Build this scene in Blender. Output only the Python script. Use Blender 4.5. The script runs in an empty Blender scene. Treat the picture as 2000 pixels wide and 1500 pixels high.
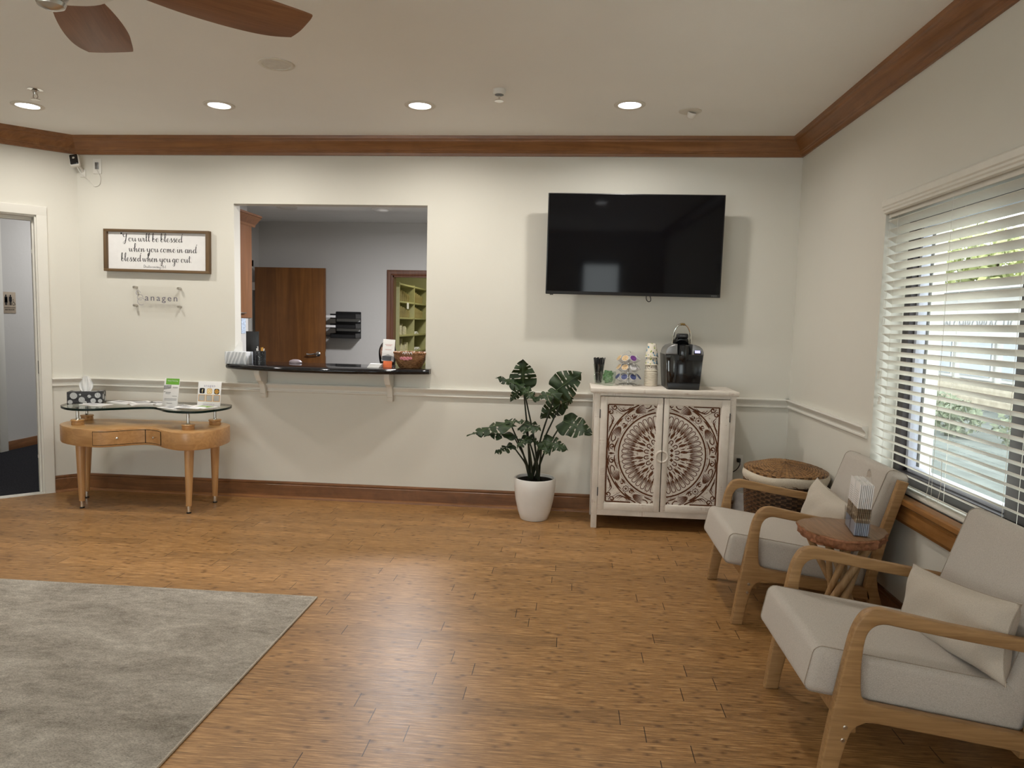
import bpy, bmesh, math, random
from mathutils import Vector, Matrix, Euler
random.seed(7)
C = bpy.context.scene.collection
S = bpy.context.scene
PI = math.pi

# ------------------------------------------------------------------ camera
CAM_YAW, CAM_PITCH, CAM_ROLL = -0.08284, 0.08543, -0.02338
CAM_POS = (0.0, -5.3014, 1.4014)
CAM_F = 1390.0                      # focal length in pixels of a 2000 px wide frame
def make_camera():
    cy, sy = math.cos(CAM_YAW), math.sin(CAM_YAW)
    cp, sp = math.cos(CAM_PITCH), math.sin(CAM_PITCH)
    cr, sr = math.cos(CAM_ROLL), math.sin(CAM_ROLL)
    fwd = Vector((sy*cp, cy*cp, -sp)); right = Vector((cy, -sy, 0)); down = fwd.cross(right)
    r2 = cr*right + sr*down; d2 = -sr*right + cr*down
    cam = bpy.data.cameras.new('camera'); o = bpy.data.objects.new('camera', cam); C.objects.link(o)
    cam.sensor_width = 36.0; cam.lens = CAM_F*36.0/2000.0; cam.clip_start = 0.05; cam.clip_end = 200
    m = Matrix.Identity(4)
    for i in range(3):
        m[i][0] = r2[i]; m[i][1] = -d2[i]; m[i][2] = -fwd[i]; m[i][3] = CAM_POS[i]
    o.matrix_world = m
    S.camera = o
make_camera()

# ------------------------------------------------------------------ world, exposure, light levels
S.view_settings.view_transform = 'Standard'
S.view_settings.look = 'None'
S.view_settings.exposure = 0.0
S.view_settings.gamma = 1.0
S.view_settings.use_curve_mapping = False
SKY_STRENGTH = 5.2
W = bpy.data.worlds.new('sky'); S.world = W; W.use_nodes = True
W.node_tree.nodes['Background'].inputs[0].default_value = (0.93, 0.97, 1.0, 1)
W.node_tree.nodes['Background'].inputs[1].default_value = SKY_STRENGTH
DOWNLIGHT_W = 12.5
DOWNLIGHT_SPREAD = 2.8
DOWNLIGHT_COL = (1.0, 0.955, 0.88)
OFFICE_W, OFFICE_COL = 85.0, (0.97, 0.97, 1.0)
FILEROOM_W, FILEROOM_COL = 14.0, (1.0, 0.95, 0.74)
HALL_W, HALL_COL = 26.0, (0.97, 0.98, 1.0)

# ------------------------------------------------------------------ materials
def lin(r, g, b, k=1.0):
    f = lambda c: (c/255/12.92 if c/255 <= 0.04045 else ((c/255+0.055)/1.055)**2.4)*k
    return (min(f(r), 1), min(f(g), 1), min(f(b), 1), 1)
class NT:
    def __init__(s, name):
        s.m = bpy.data.materials.new(name); s.m.use_nodes = True
        s.t = s.m.node_tree; s.b = s.t.nodes['Principled BSDF']
    def n(s, typ, **kw):
        o = s.t.nodes.new(typ)
        for k, v in kw.items():
            if k.startswith('i_'):
                k2 = k[2:]; k2 = int(k2) if k2.isdigit() else k2.replace('_', ' ')
                o.inputs[k2].default_value = v
            else: setattr(o, k, v)
        return o
    def l(s, a, b): s.t.links.new(a, b)
    def math(s, op, a, b=None, c=None):
        o = s.t.nodes.new('ShaderNodeMath'); o.operation = op
        for i, v in enumerate((a, b, c)):
            if v is None: continue
            if isinstance(v, (int, float)): o.inputs[i].default_value = v
            else: s.l(v, o.inputs[i])
        return o.outputs[0]
    def mix(s, fac, a, b, mode='MIX'):
        o = s.t.nodes.new('ShaderNodeMix'); o.data_type = 'RGBA'; o.blend_type = mode
        for i, v in ((0, fac), (6, a), (7, b)):
            if isinstance(v, (int, float)): o.inputs[i].default_value = v
            elif isinstance(v, tuple): o.inputs[i].default_value = v
            else: s.l(v, o.inputs[i])
        return o.outputs[2]
    def ramp(s, fac, stops):
        o = s.t.nodes.new('ShaderNodeValToRGB'); e = o.color_ramp.elements
        while len(e) < len(stops): e.new(0.5)
        for k, (p, c) in enumerate(stops):
            e[k].position = p; e[k].color = c if len(c) == 4 else (*c, 1)
        s.l(fac, o.inputs[0]); return o.outputs[0]
    def coord(s, scale=(1, 1, 1), kind='Object'):
        tc = s.t.nodes.new('ShaderNodeTexCoord'); mp = s.t.nodes.new('ShaderNodeMapping')
        mp.inputs['Scale'].default_value = scale; s.l(tc.outputs[kind], mp.inputs[0]); return mp.outputs[0]
    def noise(s, vec, scale, detail=3, rough=0.55, dist=0.0):
        o = s.t.nodes.new('ShaderNodeTexNoise'); o.inputs['Scale'].default_value = scale
        o.inputs['Detail'].default_value = detail; o.inputs['Roughness'].default_value = rough
        o.inputs['Distortion'].default_value = dist
        s.l(vec, o.inputs['Vector']); return o.outputs[0]
    def bump(s, h, strength, dist=0.01):
        o = s.t.nodes.new('ShaderNodeBump'); o.inputs['Strength'].default_value = strength
        o.inputs['Distance'].default_value = dist; s.l(h, o.inputs['Height']); s.l(o.outputs[0], s.b.inputs['Normal'])
    def col(s, c):
        if isinstance(c, tuple): s.b.inputs['Base Color'].default_value = c
        else: s.l(c, s.b.inputs['Base Color'])
    def set(s, rough=0.5, metal=0.0, spec=0.5):
        s.b.inputs['Roughness'].default_value = rough; s.b.inputs['Metallic'].default_value = metal
        s.b.inputs['Specular IOR Level'].default_value = spec; return s
def plain(name, c, rough=0.5, metal=0.0, spec=0.5, var=0.06, vs=30):
    t = NT(name).set(rough, metal, spec)
    nz = t.noise(t.coord(), vs, 3)
    c2 = tuple(x*(1-var) for x in c[:3])+(1,); c3 = tuple(min(1, x*(1+var)) for x in c[:3])+(1,)
    t.col(t.ramp(nz, [(0.3, c2), (0.7, c3)])); return t.m
def paint(name, c, rough=0.75, bump=0.25, scale=14):
    t = NT(name).set(rough, 0, 0.25); v = t.coord()
    nz = t.noise(v, 1.3, 3)
    t.col(t.ramp(nz, [(0.3, tuple(x*0.97 for x in c[:3])+(1,)), (0.7, c)]))
    a = t.noise(v, scale, 5, 0.6, 0.5); t.bump(a, bump, 0.006); return t.m
def wood(name, c1, c2, axis='x', rough=0.4, fine=1.0, spec=0.5, blotch=0.0):
    t = NT(name).set(rough, 0, spec)
    sc = [22*fine]*3; sc['xyz'.index(axis)] = 1.3*fine
    v = t.coord(tuple(sc)); nz = t.noise(v, 1.6, 6, 0.6, 1.2)
    base = t.ramp(nz, [(0.3, c1), (0.52, tuple((a+b)/2 for a, b in zip(c1, c2))), (0.72, c2)])
    if blotch:
        bl = t.noise(t.coord(), 5.0, 4, 0.6, 0.8)
        base = t.mix(t.ramp(bl, [(0.42, (0, 0, 0, 1)), (0.7, (blotch,)*3+(1,))]), base, tuple(x*0.4 for x in c1[:3])+(1,))
    t.col(base)
    sc2 = [160*fine]*3; sc2['xyz'.index(axis)] = 5*fine
    t.bump(t.noise(t.coord(tuple(sc2)), 1.0, 3), 0.06, 0.003); return t.m
def fabric(name, c1, c2, scale=420, bump=0.35):
    t = NT(name).set(0.95, 0, 0.1); v = t.coord((1, 1, 1))
    a = t.noise(t.coord((0.35, 1.6, 1.6)), scale, 2); b = t.noise(t.coord((1.6, 0.35, 1.6)), scale, 2)
    m = t.math('ADD', t.math('MULTIPLY', a, 0.5), t.math('MULTIPLY', b, 0.5))
    t.col(t.ramp(m, [(0.38, c1), (0.62, c2)])); t.bump(m, bump, 0.002)
    t.b.inputs['Sheen Weight'].default_value = 0.15; return t.m
def glass(name, tint=(1, 1, 1, 1), refl=0.12, rough=0.02):
    t = NT(name); nt = t.t; nt.nodes.remove(t.b)
    tr = t.n('ShaderNodeBsdfTransparent'); tr.inputs[0].default_value = tint
    gl = t.n('ShaderNodeBsdfGlossy'); gl.inputs['Roughness'].default_value = rough
    fr = t.n('ShaderNodeFresnel'); fr.inputs['IOR'].default_value = 1.45
    geo = t.n('ShaderNodeNewGeometry')
    f = t.math('MULTIPLY', t.math('ADD', fr.outputs[0], refl*0.3), t.math('SUBTRACT', 1.0, geo.outputs['Backfacing']))
    mx = t.n('ShaderNodeMixShader'); t.l(f, mx.inputs[0]); t.l(tr.outputs[0], mx.inputs[1]); t.l(gl.outputs[0], mx.inputs[2])
    out = nt.nodes['Material Output']; t.l(mx.outputs[0], out.inputs[0]); return t.m
def emit(name, c, k):
    t = NT(name); t.b.inputs['Base Color'].default_value = (0.8, 0.8, 0.8, 1)
    t.b.inputs['Emission Color'].default_value = c; t.b.inputs['Emission Strength'].default_value = k; return t.m

M = {}
M['wall'] = paint('wall_paint', (0.735, 0.712, 0.64, 1), 0.7, 0.22, 9)
M['wall_office'] = paint('office_paint', (0.62, 0.60, 0.57, 1), 0.7, 0.3, 9)
M['ceiling'] = paint('ceiling_paint', (0.90, 0.888, 0.85, 1), 0.85, 0.15, 60)
M['trim_white'] = paint('trim_paint', (0.77, 0.748, 0.685, 1), 0.4, 0.03, 20)
M['filewall'] = paint('file_room_paint', (0.62, 0.60, 0.36, 1), 0.8, 0.2, 10)
M['crown'] = wood('crown_wood', lin(122, 80, 46), lin(160, 110, 68), 'x', 0.35, 0.6, 0.5, 0.25)
M['crown_y'] = wood('crown_wood_side', lin(122, 80, 46), lin(160, 110, 68), 'y', 0.35, 0.6, 0.5, 0.25)
M['base'] = wood('baseboard_wood', lin(104, 68, 42), lin(144, 98, 62), 'x', 0.3, 0.6, 0.5, 0.4)
M['base_y'] = wood('baseboard_wood_side', lin(104, 68, 42), lin(144, 98, 62), 'y', 0.3, 0.6, 0.5, 0.4)
M['sill'] = wood('sill_wood', lin(136, 90, 46), lin(172, 120, 66), 'y', 0.25, 0.7, 0.5, 0.2)
M['chair_wood'] = wood('oak_frame', lin(138, 104, 66), lin(176, 138, 94), 'x', 0.45, 1.6, 0.4)
M['console'] = wood('console_wood', lin(176, 130, 82), lin(204, 158, 106), 'x', 0.28, 0.8, 0.5)
M['console_v'] = wood('console_leg_wood', lin(176, 130, 82), lin(204, 158, 106), 'z', 0.28, 0.8, 0.5)
M['door'] = wood('door_wood', lin(104, 64, 28), lin(136, 88, 42), 'z', 0.35, 0.35, 0.5, 0.15)
M['cherry'] = wood('cherry_wood', lin(108, 72, 48), lin(136, 92, 62), 'z', 0.35, 0.7)
M['casing'] = wood('casing_wood', lin(92, 56, 38), lin(122, 78, 54), 'z', 0.3, 0.7)
M['fan'] = wood('fan_blade_wood', lin(124, 84, 56), lin(150, 104, 72), 'x', 0.45, 1.2)
M['slab'] = wood('redwood_slab', lin(110, 80, 54), lin(154, 114, 80), 'y', 0.4, 1.2, 0.5, 0.3)
M['bark'] = plain('slab_bark', lin(146, 100, 72), 0.8, 0, 0.3, 0.3, 60)
M['stick'] = wood('stick_wood', lin(140, 108, 72), lin(184, 152, 110), 'z', 0.6, 1.4)
M['linen'] = fabric('linen_fabric', lin(160, 151, 140), lin(208, 200, 191), 900, 0.25)
M['linen_seam'] = fabric('linen_seam', lin(150, 138, 124), lin(176, 164, 150))
M['pillow'] = fabric('pillow_fabric', lin(168, 157, 143), lin(206, 196, 182), 800, 0.3)
M['black'] = plain('black_plastic', (0.010, 0.010, 0.011, 1), 0.35)
M['black_gloss'] = plain('black_gloss', (0.006, 0.006, 0.007, 1), 0.12)
M['screen'] = plain('screen_glass', (0.003, 0.003, 0.004, 1), 0.055, 0, 0.24, 0.0)
M['darkgrey'] = plain('dark_grey_plastic', (0.05, 0.05, 0.055, 1), 0.4)
M['silver'] = plain('silver_plastic', (0.26, 0.26, 0.265, 1), 0.32, 0.7)
M['chrome'] = plain('chrome', (0.75, 0.74, 0.72, 1), 0.12, 1.0, 0.5, 0.02)
M['nickel'] = plain('brushed_nickel', (0.55, 0.52, 0.48, 1), 0.28, 1.0, 0.5, 0.04)
M['white'] = plain('white_plastic', (0.80, 0.78, 0.73, 1), 0.4, 0, 0.4, 0.02)
M['pot'] = plain('white_ceramic', (0.80, 0.785, 0.76, 1), 0.35, 0, 0.5, 0.03, 8)
M['paper'] = plain('white_paper', (0.82, 0.81, 0.80, 1), 0.8, 0, 0.2, 0.02)
M['paper_grey'] = plain('grey_print', (0.35, 0.35, 0.36, 1), 0.7, 0, 0.2, 0.3, 60)
M['ink'] = plain('black_ink', (0.012, 0.012, 0.014, 1), 0.7, 0, 0.2)
M['ink_grey'] = plain('grey_ink', (0.12, 0.12, 0.14, 1), 0.7, 0, 0.2)
M['lav'] = plain('lavender_ink', (0.30, 0.26, 0.42, 1), 0.7, 0, 0.2)
M['glass'] = glass('clear_glass', (0.93, 0.97, 0.94, 1), .25)
M['acrylic'] = glass('acrylic', (0.99, 0.988, 0.985, 1), 0.05)
M['pane'] = glass('window_glass', (0.95, 0.97, 0.96, 1), 0.02)
M['slat'] = plain('blind_slat', (0.78, 0.755, 0.68, 1), 0.45, 0, 0.4, 0.02)
M['bronze'] = plain('window_frame_dark', (0.035, 0.028, 0.03, 1), 0.45)
M['alu'] = plain('window_frame_grey', (0.40, 0.41, 0.47, 1), 0.4)
M['soil'] = plain('soil', (0.010, 0.008, 0.006, 1), 0.95, 0, 0.1, 0.5, 90)
M['stem'] = plain('plant_stem', (0.014, 0.020, 0.008, 1), 0.5, 0, 0.4, 0.3)

# ------------------------------------------------------------------ special materials
def floor_mat():
    t = NT('bamboo_floor').set(0.3, 0, 0.35)
    tc = t.n('ShaderNodeTexCoord'); sp = t.n('ShaderNodeSeparateXYZ'); t.l(tc.outputs['Object'], sp.inputs[0])
    x, y = sp.outputs[0], sp.outputs[1]
    PW, PL, SW = 0.096, 0.96, 0.0192
    def wn(v, seed=0.0):
        o = t.n('ShaderNodeTexWhiteNoise', noise_dimensions='1D'); t.l(t.math('ADD', v, seed), o.inputs['W']); return o.outputs[0]
    row = t.math('FLOOR', t.math('DIVIDE', y, PW)); fy = t.math('FRACT', t.math('DIVIDE', y, PW))
    px = t.math('ADD', t.math('DIVIDE', x, PL), t.math('MULTIPLY', wn(row, 3.3), 7.0))
    pcell = t.math('FLOOR', px); fx = t.math('FRACT', px)
    ptone = wn(t.math('ADD', t.math('MULTIPLY', row, 13.7), pcell), 1.7)
    strip = t.math('FLOOR', t.math('DIVIDE', y, SW)); fs = t.math('FRACT', t.math('DIVIDE', y, SW))
    sx = t.math('ADD', t.math('DIVIDE', x, 0.23), t.math('MULTIPLY', wn(strip, 9.1), 11.0))
    sx = t.math('ADD', sx, t.math('MULTIPLY', wn(t.math('ADD', t.math('FLOOR', sx), strip), 2.2), 0.0))
    scell = t.math('FLOOR', sx); fnx = t.math('ABSOLUTE', t.math('SUBTRACT', t.math('FRACT', sx), 0.5))
    stone = wn(t.math('ADD', t.math('MULTIPLY', strip, 5.17), scell), 4.4)
    vec = t.coord((6, 60, 1)); nzs = t.noise(vec, 2.2, 4, 0.6)
    vec2 = t.coord((5.0, 95, 1)); grain = t.noise(vec2, 1.6, 6, 0.72)
    vec3 = t.coord((40, 90, 1)); nzb = t.noise(vec3, 1.5, 3, 0.6)
    # knots of the bamboo nodes
    width = t.math('ADD', 0.01, t.math('MULTIPLY', nzb, 0.15))
    node = t.math('SUBTRACT', 1.0, t.math('DIVIDE', fnx, width))
    node = t.math('MAXIMUM', node, 0.0)
    edge = t.math('SUBTRACT', 1.0, t.math('POWER', t.math('MULTIPLY', t.math('ABSOLUTE', t.math('SUBTRACT', fs, 0.5)), 2.0), 4.0))
    node = t.math('MULTIPLY', t.math('MULTIPLY', node, edge), t.math('MULTIPLY', t.math('SUBTRACT', stone, 0.15), 1.1))
    node = t.math('MAXIMUM', t.math('MINIMUM', t.math('MULTIPLY', node, 0.9), 0.6), 0.0)
    base = t.ramp(grain, [(0.33, lin(108, 77, 44)), (0.5, lin(156, 115, 69)), (0.67, lin(196, 154, 103))])
    base = t.mix(t.math('MULTIPLY', t.math('SUBTRACT', stone, 0.5), 0.34), base, lin(128, 91, 52))
    hs = t.n('ShaderNodeHueSaturation'); t.l(base, hs.inputs['Color'])
    t.l(t.math('ADD', 0.86, t.math('MULTIPLY', ptone, 0.26)), hs.inputs['Value'])
    base = hs.outputs[0]
    base = t.mix(node, base, lin(82, 54, 28))
    seam1 = t.math('LESS_THAN', fx, 0.0035)
    seam2 = t.math('MULTIPLY', t.math('LESS_THAN', fy, 0.016), 0.35)
    seam = t.math('MAXIMUM', t.math('MULTIPLY', seam1, 0.9), seam2)
    t.col(t.mix(seam, base, lin(44, 26, 12)))
    h = t.math('SUBTRACT', t.math('MULTIPLY', grain, 0.35), t.math('ADD', seam, t.math('MULTIPLY', node, 0.3)))
    t.bump(h, 0.22, 0.004)
    t.l(t.math('ADD', 0.30, t.math('MULTIPLY', nzs, 0.16)), t.b.inputs['Roughness'])
    return t.m
M['floor'] = floor_mat()
def rug_mat():
    t = NT('rug_pile').set(0.95, 0, 0.08)
    a = t.noise(t.coord((1.3, 2.6, 1)), 1.9, 12, 0.78, 0.6); b = t.noise(t.coord((90, 170, 1)), 1.3, 5, 0.8); c = t.noise(t.coord((14, 26, 1)), 1.5, 8, 0.78, 0.4)
    m = t.math('ADD', t.math('MULTIPLY', a, 0.42), t.math('ADD', t.math('MULTIPLY', b, 0.30), t.math('MULTIPLY', c, 0.28)))
    base = t.ramp(m, [(0.40, lin(146, 137, 124)), (0.5, lin(194, 185, 171)), (0.60, lin(234, 226, 212))])
    d = t.noise(t.coord((110, 240, 1)), 1.0, 3, 0.8)
    t.col(t.mix(1.0, base, t.ramp(d, [(0.34, (0.58, 0.57, 0.56, 1)), (0.50, (1, 1, 1, 1))]), 'MULTIPLY'))
    t.bump(t.math('ADD', b, t.math('MULTIPLY', c, 0.8)), 0.85, 0.010); return t.m
M['rug'] = rug_mat()
M['rug_edge'] = fabric('rug_binding', lin(160, 150, 134), lin(190, 180, 165), 300)
def carpet_mat():
    t = NT('dark_carpet').set(0.95, 0, 0.05); a = t.noise(t.coord(), 140, 4, 0.7)
    t.col(t.ramp(a, [(0.35, (0.010, 0.010, 0.012, 1)), (0.7, (0.045, 0.044, 0.05, 1))])); t.bump(a, 0.5, 0.005); return t.m
M['carpet'] = carpet_mat()
def granite_mat():
    t = NT('black_granite').set(0.08, 0, 0.5); a = t.noise(t.coord(), 160, 5, 0.75)
    t.col(t.ramp(a, [(0.5, (0.006, 0.006, 0.007, 1)), (0.66, (0.02, 0.02, 0.025, 1)), (0.78, (0.12, 0.11, 0.12, 1))])); return t.m
M['granite'] = granite_mat()
def distress_mat():
    t = NT('whitewashed_wood').set(0.6, 0, 0.3)
    a = t.noise(t.coord((1.2, 30, 30)), 3.0, 5, 0.7); b = t.noise(t.coord((30, 30, 1.2)), 3.0, 5, 0.7); c = t.noise(t.coord(), 9, 4)
    m = t.math('MULTIPLY', t.math('ADD', a, b), c)
    base = t.ramp(c, [(0.3, lin(214, 205, 194)), (0.7, lin(232, 225, 215))])
    t.col(t.mix(t.ramp(m, [(0.62, (0, 0, 0, 1)), (0.80, (0.55, 0.55, 0.55, 1))]), base, lin(158, 124, 104)))
    t.bump(m, 0.12, 0.004); return t.m
M['distress'] = distress_mat()
def panel_mat():
    t = NT('carved_panel_white').set(0.65, 0, 0.25); c = t.noise(t.coord((1, 1, 1)), 70, 4, 0.7)
    t.col(t.ramp(c, [(0.30, lin(150, 118, 98)), (0.42, lin(222, 214, 204)), (0.8, lin(236, 230, 222))]))
    t.bump(c, 0.2, 0.004); return t.m
M['panel'] = panel_mat()
M['brown'] = plain('carved_groove_brown', lin(98, 62, 42), 0.8, 0, 0.2, 0.3, 90)
def wicker_mat(name, c1, c2, c3, sc=1.0):
    t = NT(name).set(0.5, 0, 0.4); a = t.noise(t.coord((30*sc, 30*sc, 90*sc)), 1.5, 4, 0.7)
    t.col(t.ramp(a, [(0.32, c1), (0.5, c2), (0.72, c3)])); return t.m
M['wicker_dark'] = wicker_mat('dark_wicker', lin(36, 24, 16), lin(70, 48, 32), lin(122, 90, 62))
M['wicker_lid'] = wicker_mat('lid_wicker', lin(62, 40, 22), lin(120, 84, 48), lin(164, 122, 76))
M['wicker'] = wicker_mat('basket_wicker', lin(92, 60, 36), lin(148, 104, 66), lin(186, 142, 100))
def weave_mat(name, dark, mid, light, rx, ry, lid):
    t = NT(name).set(0.45, 0, 0.4); tc = t.n('ShaderNodeTexCoord'); sp = t.n('ShaderNodeSeparateXYZ'); t.l(tc.outputs['Object'], sp.inputs[0])
    x = t.math('DIVIDE', sp.outputs[0], rx); y = t.math('DIVIDE', sp.outputs[1], ry); ang = t.math('ARCTAN2', y, x)
    r = t.math('SQRT', t.math('ADD', t.math('MULTIPLY', x, x), t.math('MULTIPLY', y, y)))
    sg = t.math('SIGN', t.math('SINE', t.math('MULTIPLY', ang, 30.0 if lid else 24.0)))
    w = t.math('SINE', t.math('MULTIPLY', r, 89.0)) if lid else t.math('COSINE', t.math('MULTIPLY', sp.outputs[2], PI/0.01328))
    f = t.math('ADD', 0.5, t.math('MULTIPLY', t.math("MULTIPLY", w, sg), 0.20))
    nz = t.noise(t.coord((14, 14, 60)), 2.0, 4, 0.7); f = t.math('ADD', f, t.math('MULTIPLY', t.math('SUBTRACT', nz, 0.5), 1.1))
    t.col(t.ramp(f, [(0.15, dark), (0.5, mid), (0.9, light)])); return t.m
M['wicker_dark'] = weave_mat('dark_wicker_weave', lin(26, 17, 11), lin(74, 51, 34), lin(138, 104, 74), .235, .265, False)
M['wicker_lid'] = weave_mat('lid_wicker_weave', lin(48, 31, 18), lin(118, 84, 50), lin(176, 136, 90), .242, .273, True)
M['liner'] = fabric('cotton_liner', lin(200, 190, 172), lin(222, 213, 196), 300)
M['bag'] = plain('white_bin_bag', (0.62, 0.60, 0.60, 1), 0.3, 0, 0.5, 0.1, 20)
def leaf_mat(name, ca, cb):
    t = NT(name).set(0.5, 0, 0.35); a = t.noise(t.coord(), 18, 3)
    t.col(t.ramp(a, [(0.3, ca), (0.75, cb)])); t.b.inputs['Coat Weight'].default_value = 0.0; return t.m
M['leaf'] = leaf_mat('monstera_leaf', (0.011, 0.024, 0.009, 1), (0.034, 0.062, 0.018, 1))
M['vein'] = plain('leaf_vein', (0.10, 0.16, 0.06, 1), 0.5)
M['tree_leaf'] = leaf_mat('tree_leaf', (0.34, 0.38, 0.14, 1), (0.52, 0.54, 0.26, 1))
M['shrub_leaf'] = leaf_mat('shrub_leaf', (0.10, 0.13, 0.08, 1), (0.24, 0.27, 0.17, 1))
M['trunk'] = plain('trunk_bark', (0.10, 0.07, 0.05, 1), 0.9)
M['skin'] = plain('skin', (0.52, 0.30, 0.22, 1), 0.5, 0, 0.3, 0.05)
M['hair'] = plain('dark_hair', (0.012, 0.007, 0.005, 1), 0.65, 0, 0.25, 0.3, 120)
M['scrub'] = fabric('navy_tunic', (0.02, 0.03, 0.06, 1), (0.035, 0.045, 0.085, 1))
def swirl_mat(name, c1, c2, sc):
    t = NT(name).set(0.5, 0, 0.3)
    w = t.n('ShaderNodeTexWave'); w.inputs['Scale'].default_value = sc; w.inputs['Distortion'].default_value = 14
    w.inputs['Detail'].default_value = 1.0; w.inputs['Detail Scale'].default_value = 0.7
    t.l(t.coord(), w.inputs['Vector']); t.col(t.ramp(w.outputs[1], [(0.55, c1), (0.7, c2)])); return t.m
M['tissue_grey'] = swirl_mat('grey_swirl_box', lin(178, 182, 186), lin(214, 216, 218), 9)
M['tissue'] = plain('tissue_paper', (0.85, 0.85, 0.84, 1), 0.9, 0, 0.1, 0.02)
def stripe_box():
    t = NT('charcoal_box').set(0.5, 0, 0.3); a = t.noise(t.coord((8, 8, 260)), 1.2, 3)
    t.col(t.ramp(a, [(0.4, (0.015, 0.015, 0.017, 1)), (0.65, (0.075, 0.075, 0.08, 1))])); return t.m
M['dotbox'] = stripe_box()
M['dot'] = swirl_mat('silver_dots', lin(168, 170, 170), lin(204, 206, 206), 40)

# ------------------------------------------------------------------ mesh builder
class MB:
    def __init__(s): s.v = []; s.f = []; s.X = None
    def add(s, vs, fs):
        o = len(s.v)
        s.v += [tuple(s.X @ Vector(p)) if s.X else tuple(p) for p in vs]
        s.f += [tuple(i+o for i in f) for f in fs]; return s
    def bm(s, b):
        b.verts.ensure_lookup_table(); b.verts.index_update()
        s.add([v.co[:] for v in b.verts], [[v.index for v in f.verts] for f in b.faces]); b.free(); return s
    def box(s, x0, x1, y0, y1, z0, z1, bev=0.0, seg=2, T=None):
        b = bmesh.new(); bmesh.ops.create_cube(b, size=1)
        for v in b.verts:
            v.co = Vector((x0+(v.co.x+.5)*(x1-x0), y0+(v.co.y+.5)*(y1-y0), z0+(v.co.z+.5)*(z1-z0)))
        if bev > 0: bmesh.ops.bevel(b, geom=b.edges[:], offset=bev, segments=seg, affect='EDGES', profile=0.5)
        if T is not None: bmesh.ops.transform(b, matrix=T, verts=b.verts)
        return s.bm(b)
    def lathe(s, prof, n=32, c=(0, 0, 0), sx=1.0, sy=1.0):
        vs, fs = [], []; m = len(prof)
        for k in range(n):
            a = 2*PI*k/n
            for r, z in prof: vs.append((c[0]+r*sx*math.cos(a), c[1]+r*sy*math.sin(a), c[2]+z))
        for k in range(n):
            for i in range(m-1):
                a, b = k*m+i, ((k+1) % n)*m+i; fs.append((a, b, b+1, a+1))
        if prof[0][0] > 1e-5: fs.append([k*m for k in range(n)][::-1])
        if prof[-1][0] > 1e-5: fs.append([k*m+m-1 for k in range(n)])
        return s.add(vs, fs)
    def tube(s, pts, r, n=8, closed=False, caps=True, sec=None, up=None):
        P = [Vector(p) for p in pts]; N = len(P); vs, fs = [], []
        R = r if isinstance(r, (list, tuple)) else [r]*N
        def tan(i):
            if closed: return (P[(i+1) % N]-P[i-1]).normalized()
            return (P[min(i+1, N-1)]-P[max(i-1, 0)]).normalized()
        t0 = tan(0); u = Vector(up) if up else (Vector((0, 0, 1)) if abs(t0.z) < 0.9 else Vector((1, 0, 0)))
        if not sec: sec = [(math.cos(2*PI*k/n), math.sin(2*PI*k/n)) for k in range(n)]
        n = len(sec)
        for i in range(N):
            t = tan(i)
            if up: u = Vector(up)
            a = (u-t*u.dot(t)).normalized(); b = t.cross(a); u = a if not up else u
            for q0, q1 in sec: vs.append(P[i]+a*q0*R[i]+b*q1*R[i])
        for i in range(N if closed else N-1):
            j = (i+1) % N
            for k in range(n):
                k2 = (k+1) % n; fs.append((i*n+k, i*n+k2, j*n+k2, j*n+k))
        if caps and not closed: fs += [tuple(range(n))[::-1], tuple((N-1)*n+k for k in range(n))]
        return s.add(vs, fs)
    def prism(s, poly, fn, d0, d1, bev=0.0, seg=2):
        """poly: 2-D outline, fn(a,b,d) -> 3-D point, extruded from d0 to d1"""
        b = bmesh.new(); A = [b.verts.new(fn(p[0], p[1], d0)) for p in poly]; B = [b.verts.new(fn(p[0], p[1], d1)) for p in poly]
        n = len(poly); fa = b.faces.new(A[::-1]); fb = b.faces.new(B)
        for i in range(n): b.faces.new((A[i], A[(i+1) % n], B[(i+1) % n], B[i]))
        bmesh.ops.recalc_face_normals(b, faces=b.faces[:])
        if bev > 0:
            es = [e for e in b.edges if (e in fa.edges[:] or e in fb.edges[:])]
            bmesh.ops.bevel(b, geom=es, offset=bev, segments=seg, affect='EDGES', profile=0.5)
        return s.bm(b)
    def grid(s, fn, nu, nv, cu=False, skip=None):
        vs = [fn(i/(nu if cu else nu-1), j/(nv-1)) for i in range(nu) for j in range(nv)]; fs = []
        for i in range(nu if cu else nu-1):
            for j in range(nv-1):
                if skip and skip((i+.5)/(nu-1), (j+.5)/(nv-1)): continue
                a, b = i*nv+j, ((i+1) % nu)*nv+j; fs.append((a, b, b+1, a+1))
        return s.add(vs, fs)
    def build(s, name, mat, parent=None, angle=40, smooth=True):
        me = bpy.data.meshes.new(name); me.from_pydata(s.v, [], s.f); me.validate(); me.update()
        b = bmesh.new(); b.from_mesh(me); bmesh.ops.recalc_face_normals(b, faces=b.faces[:]); b.to_mesh(me); b.free()
        me.materials.append(mat)
        if smooth:
            me.polygons.foreach_set('use_smooth', [True]*len(me.polygons)); me.set_sharp_from_angle(angle=math.radians(angle))
        o = bpy.data.objects.new(name, me); C.objects.link(o)
        if parent: o.parent = parent
        return o
def thing(name, label, cat, loc=(0, 0, 0), rotz=0.0, group=None, rot=None):
    o = bpy.data.objects.new(name, None); C.objects.link(o); o.location = loc
    o.rotation_euler = rot if rot else (0, 0, rotz); o.empty_display_size = 0.05
    o['label'] = label; o['category'] = cat
    if group: o['group'] = group
    return o
def tag(o, label, cat, group=None, kind=None):
    o['label'] = label; o['category'] = cat
    if group: o['group'] = group
    if kind: o['kind'] = kind
    return o
def struct(name, mb, mat, label, cat, **kw):
    o = mb.build(name, mat, **kw); return tag(o, label, cat, None, 'structure')
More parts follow.
